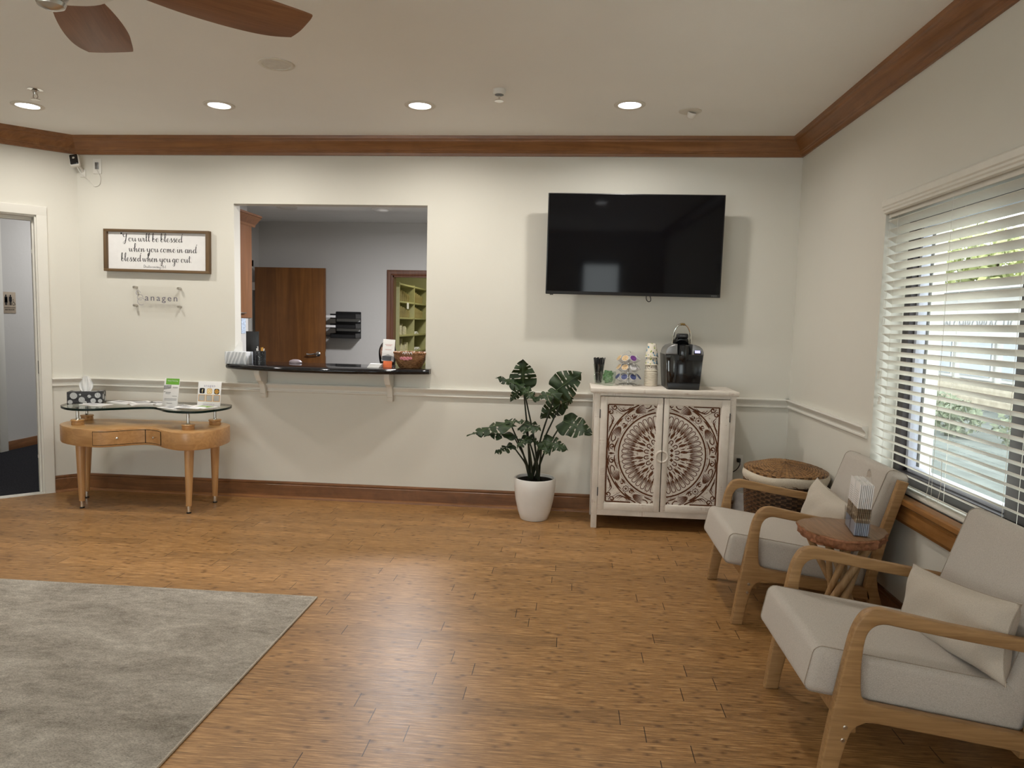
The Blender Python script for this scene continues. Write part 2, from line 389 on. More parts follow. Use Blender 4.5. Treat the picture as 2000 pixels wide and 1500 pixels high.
def dup(root, loc=None, rot=None, label=None):
    r = root.copy(); C.objects.link(r)
    if loc is not None: r.location = loc
    if rot is not None: r.rotation_euler = rot
    if label: r['label'] = label
    def rec(a, b):
        for ch in list(a.children):
            c = ch.copy(); C.objects.link(c); c.parent = b; rec(ch, c)
    rec(root, r); return r
def crom(pts, k=6, closed=False):
    P = [Vector(p) if len(p) == 3 else Vector((p[0], p[1], 0)) for p in pts]; N = len(P); out = []
    g = (lambda i: P[i % N]) if closed else (lambda i: P[max(0, min(N-1, i))])
    for i in range(N if closed else N-1):
        p0, p1, p2, p3 = g(i-1), g(i), g(i+1), g(i+2)
        for j in range(k):
            t = j/k; out.append(0.5*((2*p1)+(p2-p0)*t+(2*p0-5*p1+4*p2-p3)*t*t+(3*p1-p0-3*p2+p3)*t**3))
    if not closed: out.append(P[-1])
    return out
def ribbon(mb, pts, wfn, fn, d):
    """flat stroke of varying width on a plane; fn(a,b,d) maps to 3-D"""
    n = len(pts); vs = []; fs = []
    for i in range(n):
        p = pts[i]; t = (pts[min(i+1, n-1)]-pts[max(0, i-1)])
        if t.length < 1e-9: t = Vector((1, 0, 0))
        t.normalize(); w = wfn(i/(n-1) if n > 1 else 0, t)/2
        vs.append(fn(p.x-t.y*w, p.y+t.x*w, d)); vs.append(fn(p.x+t.y*w, p.y-t.x*w, d))
    for i in range(n-1): fs.append((2*i, 2*i+1, 2*i+3, 2*i+2))
    mb.add(vs, fs)
def disc(mb, cx, cy, r, fn, d, n=20):
    mb.add([fn(cx+r*math.cos(2*PI*k/n), cy+r*math.sin(2*PI*k/n), d) for k in range(n)], [tuple(range(n))])
def rect(mb, x0, x1, y0, y1, fn, d): mb.add([fn(x0, y0, d), fn(x1, y0, d), fn(x1, y1, d), fn(x0, y1, d)], [(0, 1, 2, 3)])
def rrect(mb, cx, cy, w, h, r, fn, d, n=5):
    vs = []
    for sx, sy, a0 in ((1, 1, 0), (-1, 1, 90), (-1, -1, 180), (1, -1, 270)):
        for k in range(n+1):
            a = math.radians(a0+90*k/n); vs.append(fn(cx+sx*(w/2-r)+r*math.cos(a), cy+sy*(h/2-r)+r*math.sin(a), d))
    mb.add(vs, [tuple(range(len(vs)))])
def text_mesh(body, size, fn, d, spacing=1.0, align='LEFT', shear=0.0, sx=1.0):
    cu = bpy.data.curves.new('lettering', 'FONT'); cu.body = body; cu.size = size; cu.space_character = spacing
    cu.align_x = align; cu.shear = shear; cu.resolution_u = 3
    o = bpy.data.objects.new('lettering', cu); C.objects.link(o)
    dg = bpy.context.evaluated_depsgraph_get(); me = bpy.data.meshes.new_from_object(o.evaluated_get(dg))
    mb = MB(); mb.add([fn(v.co.x*sx, v.co.y, d) for v in me.vertices], [tuple(p.vertices) for p in me.polygons])
    bpy.data.objects.remove(o); bpy.data.curves.remove(cu); bpy.data.meshes.remove(me); return mb
# handwriting: strokes in a box of x-height 1
GL = {
 'Y': (1.55, [[(.1,2.0),(.22,1.4),(.5,1.15),(.85,1.4),(1.1,2.1)], [(1.1,2.1),(.95,1.0),(.72,-.2),(.42,-.7),(.15,-.4),(.5,.1),(1.0,.5)]]),
 'o': (1.0, [[(.65,.95),(.3,.95),(.1,.5),(.3,.05),(.65,.1),(.8,.5),(.6,.95),(.75,.8),(1.02,.88)]]),
 'u': (1.15, [[(.1,.95),(.12,.4),(.3,.05),(.6,.2),(.8,.9)], [(.8,.95),(.8,.3),(.95,.05),(1.2,.5)]]),
 'w': (1.4, [[(.05,.95),(.15,.3),(.35,.05),(.6,.4),(.65,.9)], [(.65,.9),(.7,.3),(.9,.05),(1.2,.5),(1.2,1.0),(1.45,.85)]]),
 'i': (.5, [[(.1,.95),(.12,.3),(.3,.05),(.55,.4)], [(.12,1.45),(.15,1.4)]]),
 'l': (.62, [[(0,.3),(.35,1.2),(.55,2.0),(.4,2.3),(.22,1.8),(.2,.6),(.35,.05),(.65,.4)]]),
 'b': (.95, [[(0,.3),(.35,1.2),(.5,2.0),(.35,2.3),(.2,1.8),(.18,.3),(.45,0),(.75,.25),(.75,.75),(.45,.9),(.3,.6)], [(.75,.75),(1.0,.7)]]),
 'e': (.8, [[(.02,.4),(.6,.6),(.6,.9),(.35,1.0),(.12,.6),(.2,.12),(.5,.03),(.85,.4)]]),
 's': (.72, [[(0,.2),(.42,1.1),(.45,.75),(.62,.3),(.4,-.02),(.1,.1)], [(.4,0),(.75,.3)]]),
 'd': (1.1, [[(.75,.8),(.4,.95),(.1,.5),(.3,.03),(.65,.3),(.85,1.2),(1.0,2.2),(1.2,2.15)], [(.93,1.8),(.8,.9),(.8,.2),(.95,.05),(1.15,.4)]]),
 'h': (1.1, [[(0,.3),(.35,1.3),(.5,2.0),(.35,2.3),(.2,1.7),(.15,0)], [(.15,.1),(.4,.8),(.65,.9),(.72,.5),(.75,.1),(.9,.03),(1.15,.4)]]),
 'n': (1.15, [[(.1,.95),(.15,.5),(.12,0)], [(.13,.2),(.4,.85),(.65,.9),(.7,.4),(.8,.05),(1.2,.5)]]),
 'm': (1.6, [[(.1,.95),(.15,.5),(.12,0)], [(.13,.2),(.35,.85),(.55,.9),(.6,.4),(.6,0)], [(.6,.2),(.85,.85),(1.05,.9),(1.1,.4),(1.25,.05),(1.6,.5)]]),
 'c': (.75, [[(.65,.8),(.4,1.0),(.1,.5),(.3,.03),(.8,.4)]]),
 'a': (1.0, [[(.7,.85),(.35,.98),(.08,.45),(.3,.03),(.6,.3),(.75,.95)], [(.75,.95),(.7,.25),(.85,.03),(1.1,.4)]]),
 'y': (1.1, [[(.1,.95),(.12,.4),(.35,.08),(.65,.3),(.8,.95)], [(.8,.95),(.75,-.3),(.5,-1.0),(.2,-.8),(.4,-.3),(1.1,.4)]]),
 'g': (1.0, [[(.7,.85),(.35,.98),(.08,.45),(.3,.05),(.6,.3),(.75,.95)], [(.75,.95),(.7,-.4),(.45,-1.0),(.15,-.8),(.4,-.3),(1.05,.3)]]),
 't': (.75, [[(.35,1.8),(.25,.6),(.35,.05),(.75,.4)], [(-.05,1.25),(.8,1.35)]]),
 'r': (.75, [[(.1,.9),(.15,.4),(.13,0)], [(.14,.3),(.4,.85),(.7,.85)]]),
 'D': (1.3, [[(.25,2.0),(.22,1.0),(.2,0)], [(0,1.9),(.6,2.0),(1.1,1.4),(.9,.4),(.2,0)]]),
 '2': (.9, [[(.1,1.5),(.4,1.9),(.7,1.5),(.4,.7),(.05,0),(.8,.05)]]),
 '8': (.9, [[(.6,1.6),(.3,1.9),(.15,1.5),(.6,.7),(.5,.05),(.2,.1),(.15,.5),(.6,1.2),(.62,1.6)]]),
 '6': (.9, [[(.6,1.9),(.25,1.2),(.1,.5),(.3,.05),(.65,.2),(.6,.8),(.2,.7)]]),
 ':': (.4, [[(.1,.9),(.13,.85)], [(.1,.2),(.13,.15)]]),
 '.': (.4, [[(.1,.1),(.14,.04)]]),
 '"': (.5, [[(.1,2.3),(.05,1.9)], [(.3,2.3),(.25,1.9)]]),
}
def script_text(mb, body, x, y, sc, fn, d, wt=0.17, sp=0.04, squeeze=1.0):
    for ch in body:
        if ch == ' ': x += 0.45*sc*squeeze; continue
        adv, strokes = GL[ch]
        for st in strokes:
            P = [Vector((x+p[0]*sc*squeeze, y+p[1]*sc, 0)) for p in crom(st, 6)]
            ribbon(mb, P, lambda u, t: sc*wt*(0.32+0.95*max(0, -t.y)**1.2+0.15*abs(t.y)), fn, d)
        x += (adv+sp)*sc*squeeze
    return x
def script_width(body, sc, sp=0.04, squeeze=1.0): return sum(0.45 if c == ' ' else GL[c][0]+sp for c in body)*sc*squeeze

# ================================================================== SETTING
XR, ZC = 1.585, 2.74
XL = -3.845
WD = Vector((-0.70711, -0.70711, 0)); WNRM = Vector((0.70711, -0.70711, 0))
def wl(s, d, z):                      # a point on the angled left wall: s along it, d out into the room
    p = Vector((XL, 0, 0))+WD*s+WNRM*d; return (p.x, p.y, z)
struct('floor', MB().box(-5.2, 1.8, -8.1, 0.10, -0.1, 0.0), M['floor'], 'bamboo plank floor of the waiting room', 'floor', smooth=False)
b = MB(); b.add([(-7.2, -1.3, -.10), wl(0.0, -.02, -.10), (-3.9, .1, -.1), (-3.9, 5.1, -.10), (-7.2, 5.1, -.10)] if False else
        [(-7.2, -1.2, .001), (wl(1.6, -.02, 0)[0], wl(1.6, -.02, 0)[1], .001), (wl(0, -.02, 0)[0], wl(0, -.02, 0)[1], .001), (-3.95, .1, .001), (-3.95, 5.1, .001), (-7.2, 5.1, .001)], [(0, 1, 2, 3, 4, 5)])
struct('floor_hallway', b, M['carpet'], 'dark charcoal carpet in the hallway beyond the left doorway', 'floor', smooth=False)
struct('floor_office', MB().box(-3.98, 0.4, 0.10, 6.1, -0.1, 0.0), M['carpet'], 'dark carpet of the office behind the counter', 'floor', smooth=False)
struct('ceiling', MB().box(-7.3, 1.8, -8.1, 6.2, ZC, ZC+.1), M['ceiling'], 'beige painted ceiling of the waiting room', 'ceiling', smooth=False)
b = MB().box(-4.0, 0.4, 0.1, 1.86, 2.5, 2.62); b.box(-4.0, 0.4, 1.86, 3.5, 2.605, 2.62); b.box(-3.0, .4, 3.6, 6.1, 2.45, 2.5)
struct('ceiling_office', b, M['ceiling'], 'dropped ceiling of the office seen through the reception opening', 'ceiling', smooth=False)

OX0, OX1, OZ0, OZ1 = -2.592, -1.100, 1.0, 2.256      # reception opening
b = MB(); b.box(-4.05, OX0, 0, .10, 0, ZC); b.box(OX1, 1.8, 0, .10, 0, ZC); b.box(OX0, OX1, 0, .10, 0, OZ0); b.box(OX0, OX1, 0, .10, OZ1, ZC)
struct('wall_back', b, M['wall'], 'cream textured wall with the reception opening and television', 'wall', smooth=False)
DS0, DS1, DZ = 0.275, 1.22, 2.125                    # doorway in the angled wall
b = MB()
for s0, s1, z0, z1 in ((-.1, DS0, 0, ZC), (DS1, 1.75, 0, ZC), (DS0, DS1, DZ, ZC)):
    b.add([wl(s0, 0, z0), wl(s1, 0, z0), wl(s1, -.12, z0), wl(s0, -.12, z0), wl(s0, 0, z1), wl(s1, 0, z1), wl(s1, -.12, z1), wl(s0, -.12, z1)],
          [(0, 1, 2, 3), (4, 5, 6, 7), (0, 1, 5, 4), (1, 2, 6, 5), (2, 3, 7, 6), (3, 0, 4, 7)])
struct('wall_left', b, M['wall'], 'angled cream wall with the hallway doorway', 'wall', smooth=False)
WY0, WY1, WZ0, WZ1 = -1.44, -3.30, 0.62, 2.02        # window opening in the right wall
b = MB(); b.box(XR, 1.80, WY0, .1, 0, ZC); b.box(XR, 1.80, -8.1, WY1, 0, ZC); b.box(XR, 1.80, WY1, WY0, 0, WZ0); b.box(XR, 1.80, WY1, WY0, WZ1, ZC)
struct('wall_right', b, M['wall'], 'cream wall with the large blind covered window', 'wall', smooth=False)
FX0, FX1 = 0.10, 0.84
b = MB(); b.box(-5.1, -4.5, -8.1, -8.0, 0, ZC); b.box(-1.0, FX0, -8.1, -8.0, 0, ZC); b.box(-4.5, -1.0, -8.1, -8.0, 0, .45); b.box(-4.5, -1.0, -8.1, -8.0, 2.3, ZC); b.box(FX1, 1.8, -8.1, -8.0, 0, ZC); b.box(FX0, FX1, -8.1, -8.0, 0, .05); b.box(FX0, FX1, -8.1, -8.0, 2.22, ZC)
struct('wall_front', b, M['wall'], 'cream wall behind the photographer', 'wall', smooth=False)
struct('wall_west', MB().box(-5.1, -4.976, -8.1, -1.1, 0, ZC), M['wall'], 'cream side wall left of the rug', 'wall', smooth=False)
# hallway shell
b = MB(); b.box(-5.77, -5.65, 1.33, 5.1, 0, ZC); struct('wall_hallway', b, M['wall_office'], 'grey hallway wall carrying the restroom sign', 'wall', smooth=False)
b = MB(); b.box(-7.3, -7.2, -1.3, 5.2, 0, ZC); b.box(-7.3, -3.95, 5.1, 5.2, 0, ZC); b.box(-7.3, -4.95, -1.3, -1.2, 0, ZC); b.box(-5.80, -5.70, .1, 1.2, 0, ZC)
struct('wall_hallway_end', b, M['wall_office'], 'far grey walls closing off the hallway', 'wall', smooth=False)
struct('trim_1', MB().box(-5.66, -5.62, 1.235, 1.335, 0, 2.3, .004), M['trim_white'], 'pale corner trim at the end of the hallway wall', 'trim')
b = MB(); b.prism([(0, 0), (.015, 0), (.015, .075), (.008, .09), (0, .09)], lambda a, z, d: (-5.65+a, d, z), 1.335, 5.0)
struct('baseboard_hallway', b, M['base_y'], 'brown baseboard along the hallway wall', 'baseboard')
# office shell
b = MB(); b.box(-4.06, -3.98, .1, 5.1, 0, ZC); b.box(-3.98, -3.2, .1, 1.52, 0, ZC); struct('wall_office_left', b, M['wall_office'], 'grey left wall of the office', 'wall', smooth=False)
PX0, PX1, PZ = -2.255, -1.35, 1.955
b = MB(); b.box(-4.0, PX0, 3.5, 3.6, 0, ZC); b.box(PX1, .5, 3.5, 3.6, 0, ZC); b.box(PX0, PX1, 3.5, 3.6, PZ, ZC)
struct('wall_office_back', b, M['wall_office'], 'grey office wall with black file trays', 'wall', smooth=False)
b = MB(); b.box(.4, .5, .1, 6.1, 0, ZC); struct('wall_office_right', b, M['wall_office'], 'right wall of the office', 'wall', smooth=False)
b = MB(); b.box(-3.1, -3.0, 3.6, 6.1, 0, 2.5); b.box(-3.1, .4, 6.0, 6.1, 0, 2.5); b.box(-.6, -.5, 3.6, 6.1, 0, 2.5)
struct('wall_file_room', b, M['filewall'], 'yellowish wall of the file room behind the shelving', 'wall', smooth=False)

# running mouldings: profile (distance from wall, height)
CROWN = [(0, 2.613), (.014, 2.613), (.017, 2.632), (.024, 2.638), (.024, 2.644), (.032, 2.650), (.040, 2.668), (.058, 2.690), (.074, 2.702), (.078, 2.714), (.088, 2.718), (.092, 2.74), (0, 2.74)]
RAIL = [(0, .897), (.030, .897), (.033, .889), (.029, .880), (.018, .870), (.011, .857), (.011, .848), (.017, .843), (.017, .835), (.008, .829), (0, .829)]
BASE = [(0, .131), (.012, .131), (.017, .122), (.017, .115), (.013, .110), (.018, .104), (.018, 0), (0, 0)]
SHOE = [(.018, .020), (.028, .017), (.034, .008), (.035, 0), (.018, 0)]
fB = lambda a, z, d: (d, -a, z); fR = lambda a, z, d: (XR-a, d, z); fL = lambda a, z, d: wl(d, a, z); fW = lambda a, z, d: (-4.976+a, d, z)
struct('trim_2', MB().prism(CROWN, fB, XL-.03, XR), M['crown'], 'brown wooden crown moulding along the back wall', 'crown moulding', angle=25)
struct('trim_3', MB().prism(CROWN, fR, -8.0, 0), M['crown_y'], 'brown wooden crown moulding above the window wall', 'crown moulding', angle=25)
struct('trim_4', MB().prism(CROWN, fL, -.02, 1.6), M['crown'], 'brown wooden crown moulding over the left doorway wall', 'crown moulding', angle=25)
struct('trim_5', MB().prism(RAIL, fB, XL, XR), M['trim_white'], 'white chair rail along the back wall', 'chair rail', angle=25)
struct('trim_6', MB().prism(RAIL, fR, -1.395, 0), M['trim_white'], 'short white chair rail ending beside the window', 'chair rail', angle=25)
struct('trim_7', MB().prism(RAIL, fL, 0, .207), M['trim_white'], 'short white chair rail beside the left door casing', 'chair rail', angle=25)
struct('baseboard_back', MB().prism(BASE, fB, XL, XR), M['base'], 'dark brown baseboard along the back wall', 'baseboard', angle=25)
struct('baseboard_right', MB().prism(BASE, fR, -8.0, 0), M['base_y'], 'dark brown baseboard below the window', 'baseboard', angle=25)
struct('baseboard_left', MB().prism(BASE, fL, 0, .207), M['base'], 'short brown baseboard beside the left door casing', 'baseboard', angle=25)
struct('trim_8', MB().prism(SHOE, fB, XL, XR), M['crown'], 'light shoe moulding below the back wall baseboard', 'shoe moulding', angle=25)
struct('trim_9', MB().prism(SHOE, fL, 0, .207), M['crown'], 'light shoe moulding beside the left door casing', 'shoe moulding', angle=25)

# left doorway: casing, jamb, strike plate, threshold
d1 = thing('door_1', 'white cased open doorway leading to the hallway', 'doorway', (0, 0, 0)); d1['kind'] = 'structure'
CAS = [(0, 0), (.012, 0), (.014, .012), (.010, .018), (.014, .05), (.018, .062), (.012, .068), (0, .068)]
FLP = [(0, 0), (.016, 0), (.017, .004), (.017, .064), (.015, .068), (0, .068)]
b = MB(); b.prism(FLP, lambda a, w, d: wl(DS0-w, a, d), 0, DZ)
b.prism(FLP, lambda a, w, d: wl(d, a, DZ+w), DS0-.068, DS1+.068)
b.prism(FLP, lambda a, w, d: wl(DS1+w, a, d), 0, DZ)
b.build('casing', M['trim_white'], d1, angle=25)
b = MB()
def wbox(mb, s0, s1, d0, d1, z0, z1):
    mb.add([wl(s0, d0, z0), wl(s1, d0, z0), wl(s1, d1, z0), wl(s0, d1, z0), wl(s0, d0, z1), wl(s1, d0, z1), wl(s1, d1, z1), wl(s0, d1, z1)],
           [(0, 1, 2, 3), (4, 5, 6, 7), (0, 1, 5, 4), (1, 2, 6, 5), (2, 3, 7, 6), (3, 0, 4, 7)])
wbox(b, DS0, DS0+.012, -.12, 0, 0, DZ); wbox(b, DS0, DS1, -.12, 0, DZ-.012, DZ); wbox(b, DS1-.012, DS1, -.12, 0, 0, DZ)
wbox(b, DS0+.012, DS0+.024, -.12, -.055, 0, DZ-.012); wbox(b, DS0+.012, DS1-.012, -.12, -.055, DZ-.036, DZ-.012)
b.build('jamb', M['trim_white'], d1, smooth=False)
b = MB(); wbox(b, DS0+.012, DS0+.0135, -.047, -.015, .93, 1.03); b.build('strike_plate', M['black'], d1, smooth=False)
for z in (1.86, .28):
    b = MB(); wbox(b, DS0+.024, DS0+.028, -.10, -.08, z-.012, z+.012); b.build('rubber_bumper', M['white'], d1, smooth=False)
b = MB(); wbox(b, DS0-.0, DS1, -.06, .012, 0, .006); b.build('threshold_strip', M['trim_white'], d1, smooth=False)

# ------------------------------------------------------------------ window with its frame, glass and wooden sill
w1 = thing('window_1', 'large dark framed window behind white blinds', 'window', (0, 0, 0)); w1['kind'] = 'structure'
b = MB()
FXa, FXb = 1.705, 1.765
for y0, y1 in ((-1.505, -1.44), (-2.56, -2.41), (-3.30, -3.24)): b.box(FXa, FXb, y0, y1, .62, 2.02, .002)
b.box(FXa, FXb, -3.30, -1.44, .62, .69, .002); b.box(FXa, FXb, -3.30, -1.44, 1.96, 2.02, .002)
b.build('frame', M['bronze'], w1)
for y0, y1 in ((-2.41, -1.505), (-3.24, -2.56)):
    b = MB(); t_ = .028
    b.box(1.735, 1.778, y1-t_, y1, .69, 1.96, .002); b.box(1.735, 1.778, y0, y0+t_, .69, 1.96, .002); b.box(1.735, 1.778, y0, y1, .69, .69+t_, .002); b.box(1.735, 1.778, y0, y1, 1.96-t_, 1.96, .002)
    s_ = b.build('sash', M['alu'], w1)
    MB().box(1.753, 1.758, y0+.02, y1-.02, .71, 1.94).build('pane', M['pane'], s_, smooth=False)
b = MB(); b.prism([(-.01, .637), (.046, .637), (.054, .630), (.054, .612), (.046, .604), (.030, .600), (.030, .585), (.036, .580), (.036, .532), (.028, .515), (0, .515), (0, .60), (-.01, .60)],
                  lambda a, z, d: (XR-a, d, z), -3.36, -1.40)
b.build('sill', M['sill'], w1, angle=25)
MB().box(1.586, 1.705, -3.30, -1.44, .62, .637).build('sill_ledge', M['trim_white'], w1, smooth=False)
b = MB(); b.box(1.80, 1.86, -1.52, -1.44, .6, 2.05); b.box(1.80, 1.86, -3.36, -3.27, .6, 2.05); b.box(1.78, 1.86, -3.36, -1.44, .56, .62)
b.build('outer_trim', M['trim_white'], w1, smooth=False)
w2 = thing('window_2', 'window behind the photographer mirrored in the television', 'window', (0, 0, 0)); w2['kind'] = 'structure'
b = MB()
for x0, x1, z0, z1 in ((FX0, FX0+.07, .05, 2.22), (FX1-.06, FX1, .05, 2.22), (FX0, FX1, .05, .14), (FX0, FX1, 2.16, 2.22)): b.box(x0, x1, -8.08, -8.02, z0, z1, .003)
b.build('frame', M['bronze'], w2)
MB().box(FX0+.06, FX1-.05, -8.055, -8.05, .12, 2.18).build('pane', M['pane'], w2, smooth=False)
w3 = thing('fill_window', 'broad unseen front window added to fill the room with daylight', 'window', (0, 0, 0)); w3['kind'] = 'structure'  # unseen window added so sky light brightens the ceiling and room
b = MB()
for x0, x1, z0, z1 in ((-4.5, -4.44, .45, 2.3), (-1.06, -1.0, .45, 2.3), (-2.80, -2.72, .45, 2.3), (-4.5, -1.0, .45, .51), (-4.5, -1.0, 2.24, 2.3)): b.box(x0, x1, -8.08, -8.02, z0, z1, .003)
b.build('frame', M['bronze'], w3)
MB().box(-4.46, -1.04, -8.055, -8.05, .48, 2.27).build('pane', M['pane'], w3, smooth=False)

# ------------------------------------------------------------------ office door and file-room doorway
d2 = thing('door_2', 'brown wooden office door standing open behind the counter', 'door', (-3.90, 3.22, 0)); d2['kind'] = 'structure'
MB().box(0, .885, -.02, .02, .01, 2.012, .003).build('door_slab', M['door'], d2)
h = MB().lathe([(0, 0), (.030, 0), (.030, .006), (.022, .012), (.012, .016), (.012, .045), (0, .045)], 20)
h.v = [(v[0]+.80, -.02-v[2], v[1]+.968) for v in h.v]
h.tube(crom([(.80, -.062, .968), (.77, -.066, .970), (.72, -.064, .962), (.67, -.06, .968)], 5), [.011]*16, 8)
h.build('lever_handle', M['chrome'], d2)
MB().box(.884, .888, -.012, .012, .94, 1.0).build('latch_plate', M['chrome'], d2)
for z in (.3, 1.05, 1.78): MB().box(-.045, .004, -.014, .014, z-.05, z+.05, .004).build('hinge', M['nickel'], d2)
b = MB(); b.box(-3.985, -3.955, 3.20, 3.29, 0, 2.1, .003); b.box(-3.985, -3.955, 2.26, 2.34, 0, 2.1, .003); b.box(-3.985, -3.955, 2.26, 3.29, 2.02, 2.1, .003)
struct('trim_10', b, M['trim_white'], 'pale casing of the office door frame on the left office wall', 'trim')
d3 = thing('door_3', 'reddish brown cased doorway into the file room', 'doorway', (0, 0, 0)); d3['kind'] = 'structure'
b = MB()
PR = [(0, 0), (.016, 0), (.020, .010), (.015, .022), (.018, .036), (.022, .052), (.022, .066), (.018, .07), (0, .07)]
def frame_pt(i, w, a):                               # mitred run: up the left side, over the head, down the right side
    return ((PX0-w, 3.5-a, 0), (PX0-w, 3.5-a, PZ+w), (PX1+w, 3.5-a, PZ+w), (PX1+w, 3.5-a, 0))[i]
np_ = len(PR); b.add([frame_pt(i, w, a) for i in range(4) for a, w in PR], [(i*np_+j, i*np_+(j+1) % np_, (i+1)*np_+(j+1) % np_, (i+1)*np_+j) for i in range(3) for j in range(np_)])
b.build('casing', M['casing'], d3, angle=25)
b = MB(); b.box(PX0-.0, PX0+.018, 3.49, 3.61, 0, PZ); b.box(PX1-.018, PX1, 3.49, 3.61, 0, PZ); b.box(PX0, PX1, 3.49, 3.61, PZ-.018, PZ)
b.build('jamb', M['casing'], d3, smooth=False)

# ------------------------------------------------------------------ lights of the place
def area(name, loc, size, power, col, rot=(0, 0, 0), parent=None, spread=PI, shape='DISK'):
    l = bpy.data.lights.new(name, 'AREA'); l.shape = shape; l.size = size; l.energy = power; l.color = col; l.spread = spread
    o = bpy.data.objects.new(name, l); C.objects.link(o); o.location = loc; o.rotation_euler = rot
    if parent: o.parent = parent
    return o
M['lens'] = emit('downlight_lens', (0.93, 0.96, 1.0, 1), 8.0)
M['fixture'] = plain('white_fixture_ring', (0.70, 0.66, 0.58, 1), 0.45, 0, 0.4, 0.02)
def downlight(x, y, label, z=ZC, power=DOWNLIGHT_W, col=DOWNLIGHT_COL, lit=True, group='recessed ceiling lights'):
    t = thing('recessed_light', label, 'ceiling light', (x, y, z), 0, group)
    MB().lathe([(.068, -.002), (.070, -.006), (.090, -.006), (.096, -.003), (.096, -.0005), (.068, -.0005)], 40).build('trim_ring', M['fixture'], t)
    MB().lathe([(0, -.003), (.067, -.003), (.067, -.0015), (0, -.0015)], 32).build('lens', M['lens'] if lit else M['fixture'], t)
    if lit: area('lamp', (0, 0, -.012), .12, power, col, (0, 0, 0), t, DOWNLIGHT_SPREAD)
    return t
downlight(-3.58, -.815, 'round recessed ceiling light nearest the left doorway, below a chrome sprinkler')
downlight(-2.283, -.815, 'round recessed ceiling light above the left edge of the reception opening')
downlight(-.99, -.80, 'round recessed ceiling light between the reception opening and the television')
downlight(.305, -.805, 'round recessed ceiling light above the television, beside a white eyeball fitting')
for y in (-4.05,):
    for x in (-3.58, -2.283, -.99, .305): downlight(x, y, 'recessed ceiling light in the row nearer the front windows', power=DOWNLIGHT_W*.30)

# ================================================================== FURNITURE
# ------------------------------------------------------------------ lounge armchairs
def rail_z(x): return 0.255-0.147*(x-0.11)
def armchair(label, x, y):
    t = thing('armchair', label, 'armchair', (x, y, 0), 0, 'linen lounge armchairs by the window')
    HW = 0.318                                   # half width to the outer face of the side frames
    for sgn in (1, -1):
        yc = sgn*(HW-0.0175); fn = lambda a, z, d: (a, d, z)
        # bent front leg + armrest: one continuous bow
        outer = crom([(0.003, 0), (0.022, .15), (0.044, .295), (0.062, .40), (0.076, .479), (0.093, .529), (0.117, .561), (0.155, .572), (0.20, .566), (0.36, .536), (0.54, .508), (0.66, .489)], 5)
        inner = crom([(0.675, .449), (0.55, .468), (0.36, .496), (0.22, .519), (0.175, .526), (0.148, .521), (0.128, .503), (0.117, .470), (0.112, .40), (0.114, .33)], 5)
        low = [Vector((0.118, .300, 0)), Vector((0.128, .283, 0)), Vector((0.150, .274, 0)), Vector((0.62, .205, 0)), Vector((0.635, .150, 0)), Vector((0.17, .215, 0)),
               Vector((0.135, .216, 0)), Vector((0.110, .203, 0)), Vector((0.092, .180, 0)), Vector((0.080, .14, 0)), Vector((0.066, .07, 0)), Vector((0.056, 0, 0))]
        poly = [(p.x, p.y) for p in outer+inner+low]
        p = MB().prism(poly, fn, yc-.0175, yc+.0175, .006, 3).build('side_frame', M['chair_wood'], t, angle=50)
        for q in ((.075, .199), (.070, .158)):
            b = MB().lathe([(0, .003), (.005, .003), (.007, 0), (0, 0)], 12)
            b.v = [(q[0]+v[0], yc+sgn*(.0175+v[2]), q[1]+v[1]) for v in b.v]; b.build('screw', M['nickel'], p)
        back = [(0.726, .722), (0.768, .712), (0.690, .44), (0.655, .262), (0.664, .20), (0.725, 0), (0.678, 0), (0.612, .165), (0.604, .215), (0.612, .262), (0.652, .46)]
        MB().prism(back, fn, yc-.0175, yc+.0175, .006, 3).build('back_leg', M['chair_wood'], t, angle=50)
    for bx in ((.085, .12, -HW+.03, HW-.03, .165, .232, .004), (.60, .63, -HW+.03, HW-.03, .12, .19, .004)): MB().box(*bx).build('cross_rail', M['chair_wood'], t)
    # cushions
    def cushion(nm, L, Wd, H, rr, T, puff=.012):
        m = bmesh.new(); bmesh.ops.create_cube(m, size=1)
        for v in m.verts: v.co = Vector((v.co.x*L, v.co.y*Wd, v.co.z*H))
        bmesh.ops.bevel(m, geom=m.edges[:], offset=rr, segments=5, affect='EDGES', profile=0.5)
        bmesh.ops.subdivide_edges(m, edges=[e for e in m.edges if e.calc_length() > .12], cuts=7, use_grid_fill=True)
        for v in m.verts:
            u, w = v.co.x/(L/2), v.co.y/(Wd/2); k = max(0, 1-u*u)*max(0, 1-w*w); v.co.z += math.copysign(puff*k, v.co.z)
        bmesh.ops.transform(m, matrix=T, verts=m.verts)
        mb = MB().bm(m); o = mb.build(nm, M['linen'], t, angle=60)
        # stitched seam round both side panels
        for sg in (1, -1):
            s = MB(); ring = []
            for cx, cz, a0 in ((L/2-rr, H/2-rr, 0), (-L/2+rr, H/2-rr, 90), (-L/2+rr, -H/2+rr, 180), (L/2-rr, -H/2+rr, 270)):
                for k in range(5):
                    a = math.radians(a0+90*k/4); ring.append(T @ Vector((cx+(rr-.0006)*math.cos(a), sg*(Wd/2-rr*.62), cz+(rr-.0006)*math.sin(a))))
            s.tube(ring, .0016, 5, closed=True); s.build('seam', M['linen_seam'], o)
        return o
    ang = math.atan(.147)
    Ts = Matrix.Translation((.305, 0, .307)) @ Euler((0, ang, 0)).to_matrix().to_4x4()
    sh = Matrix.Identity(4); sh[0][2] = -.10+.147
    cushion('seat_cushion', .665, .552, .150, .028, Ts @ sh, .010)
    Tb = Matrix.Translation((.672, 0, .515)) @ Euler((0, .318, 0)).to_matrix().to_4x4() @ Euler((0, -PI/2, 0)).to_matrix().to_4x4()
    cushion('back_cushion', .50, .552, .105, .034, Tb, .010)
    return t
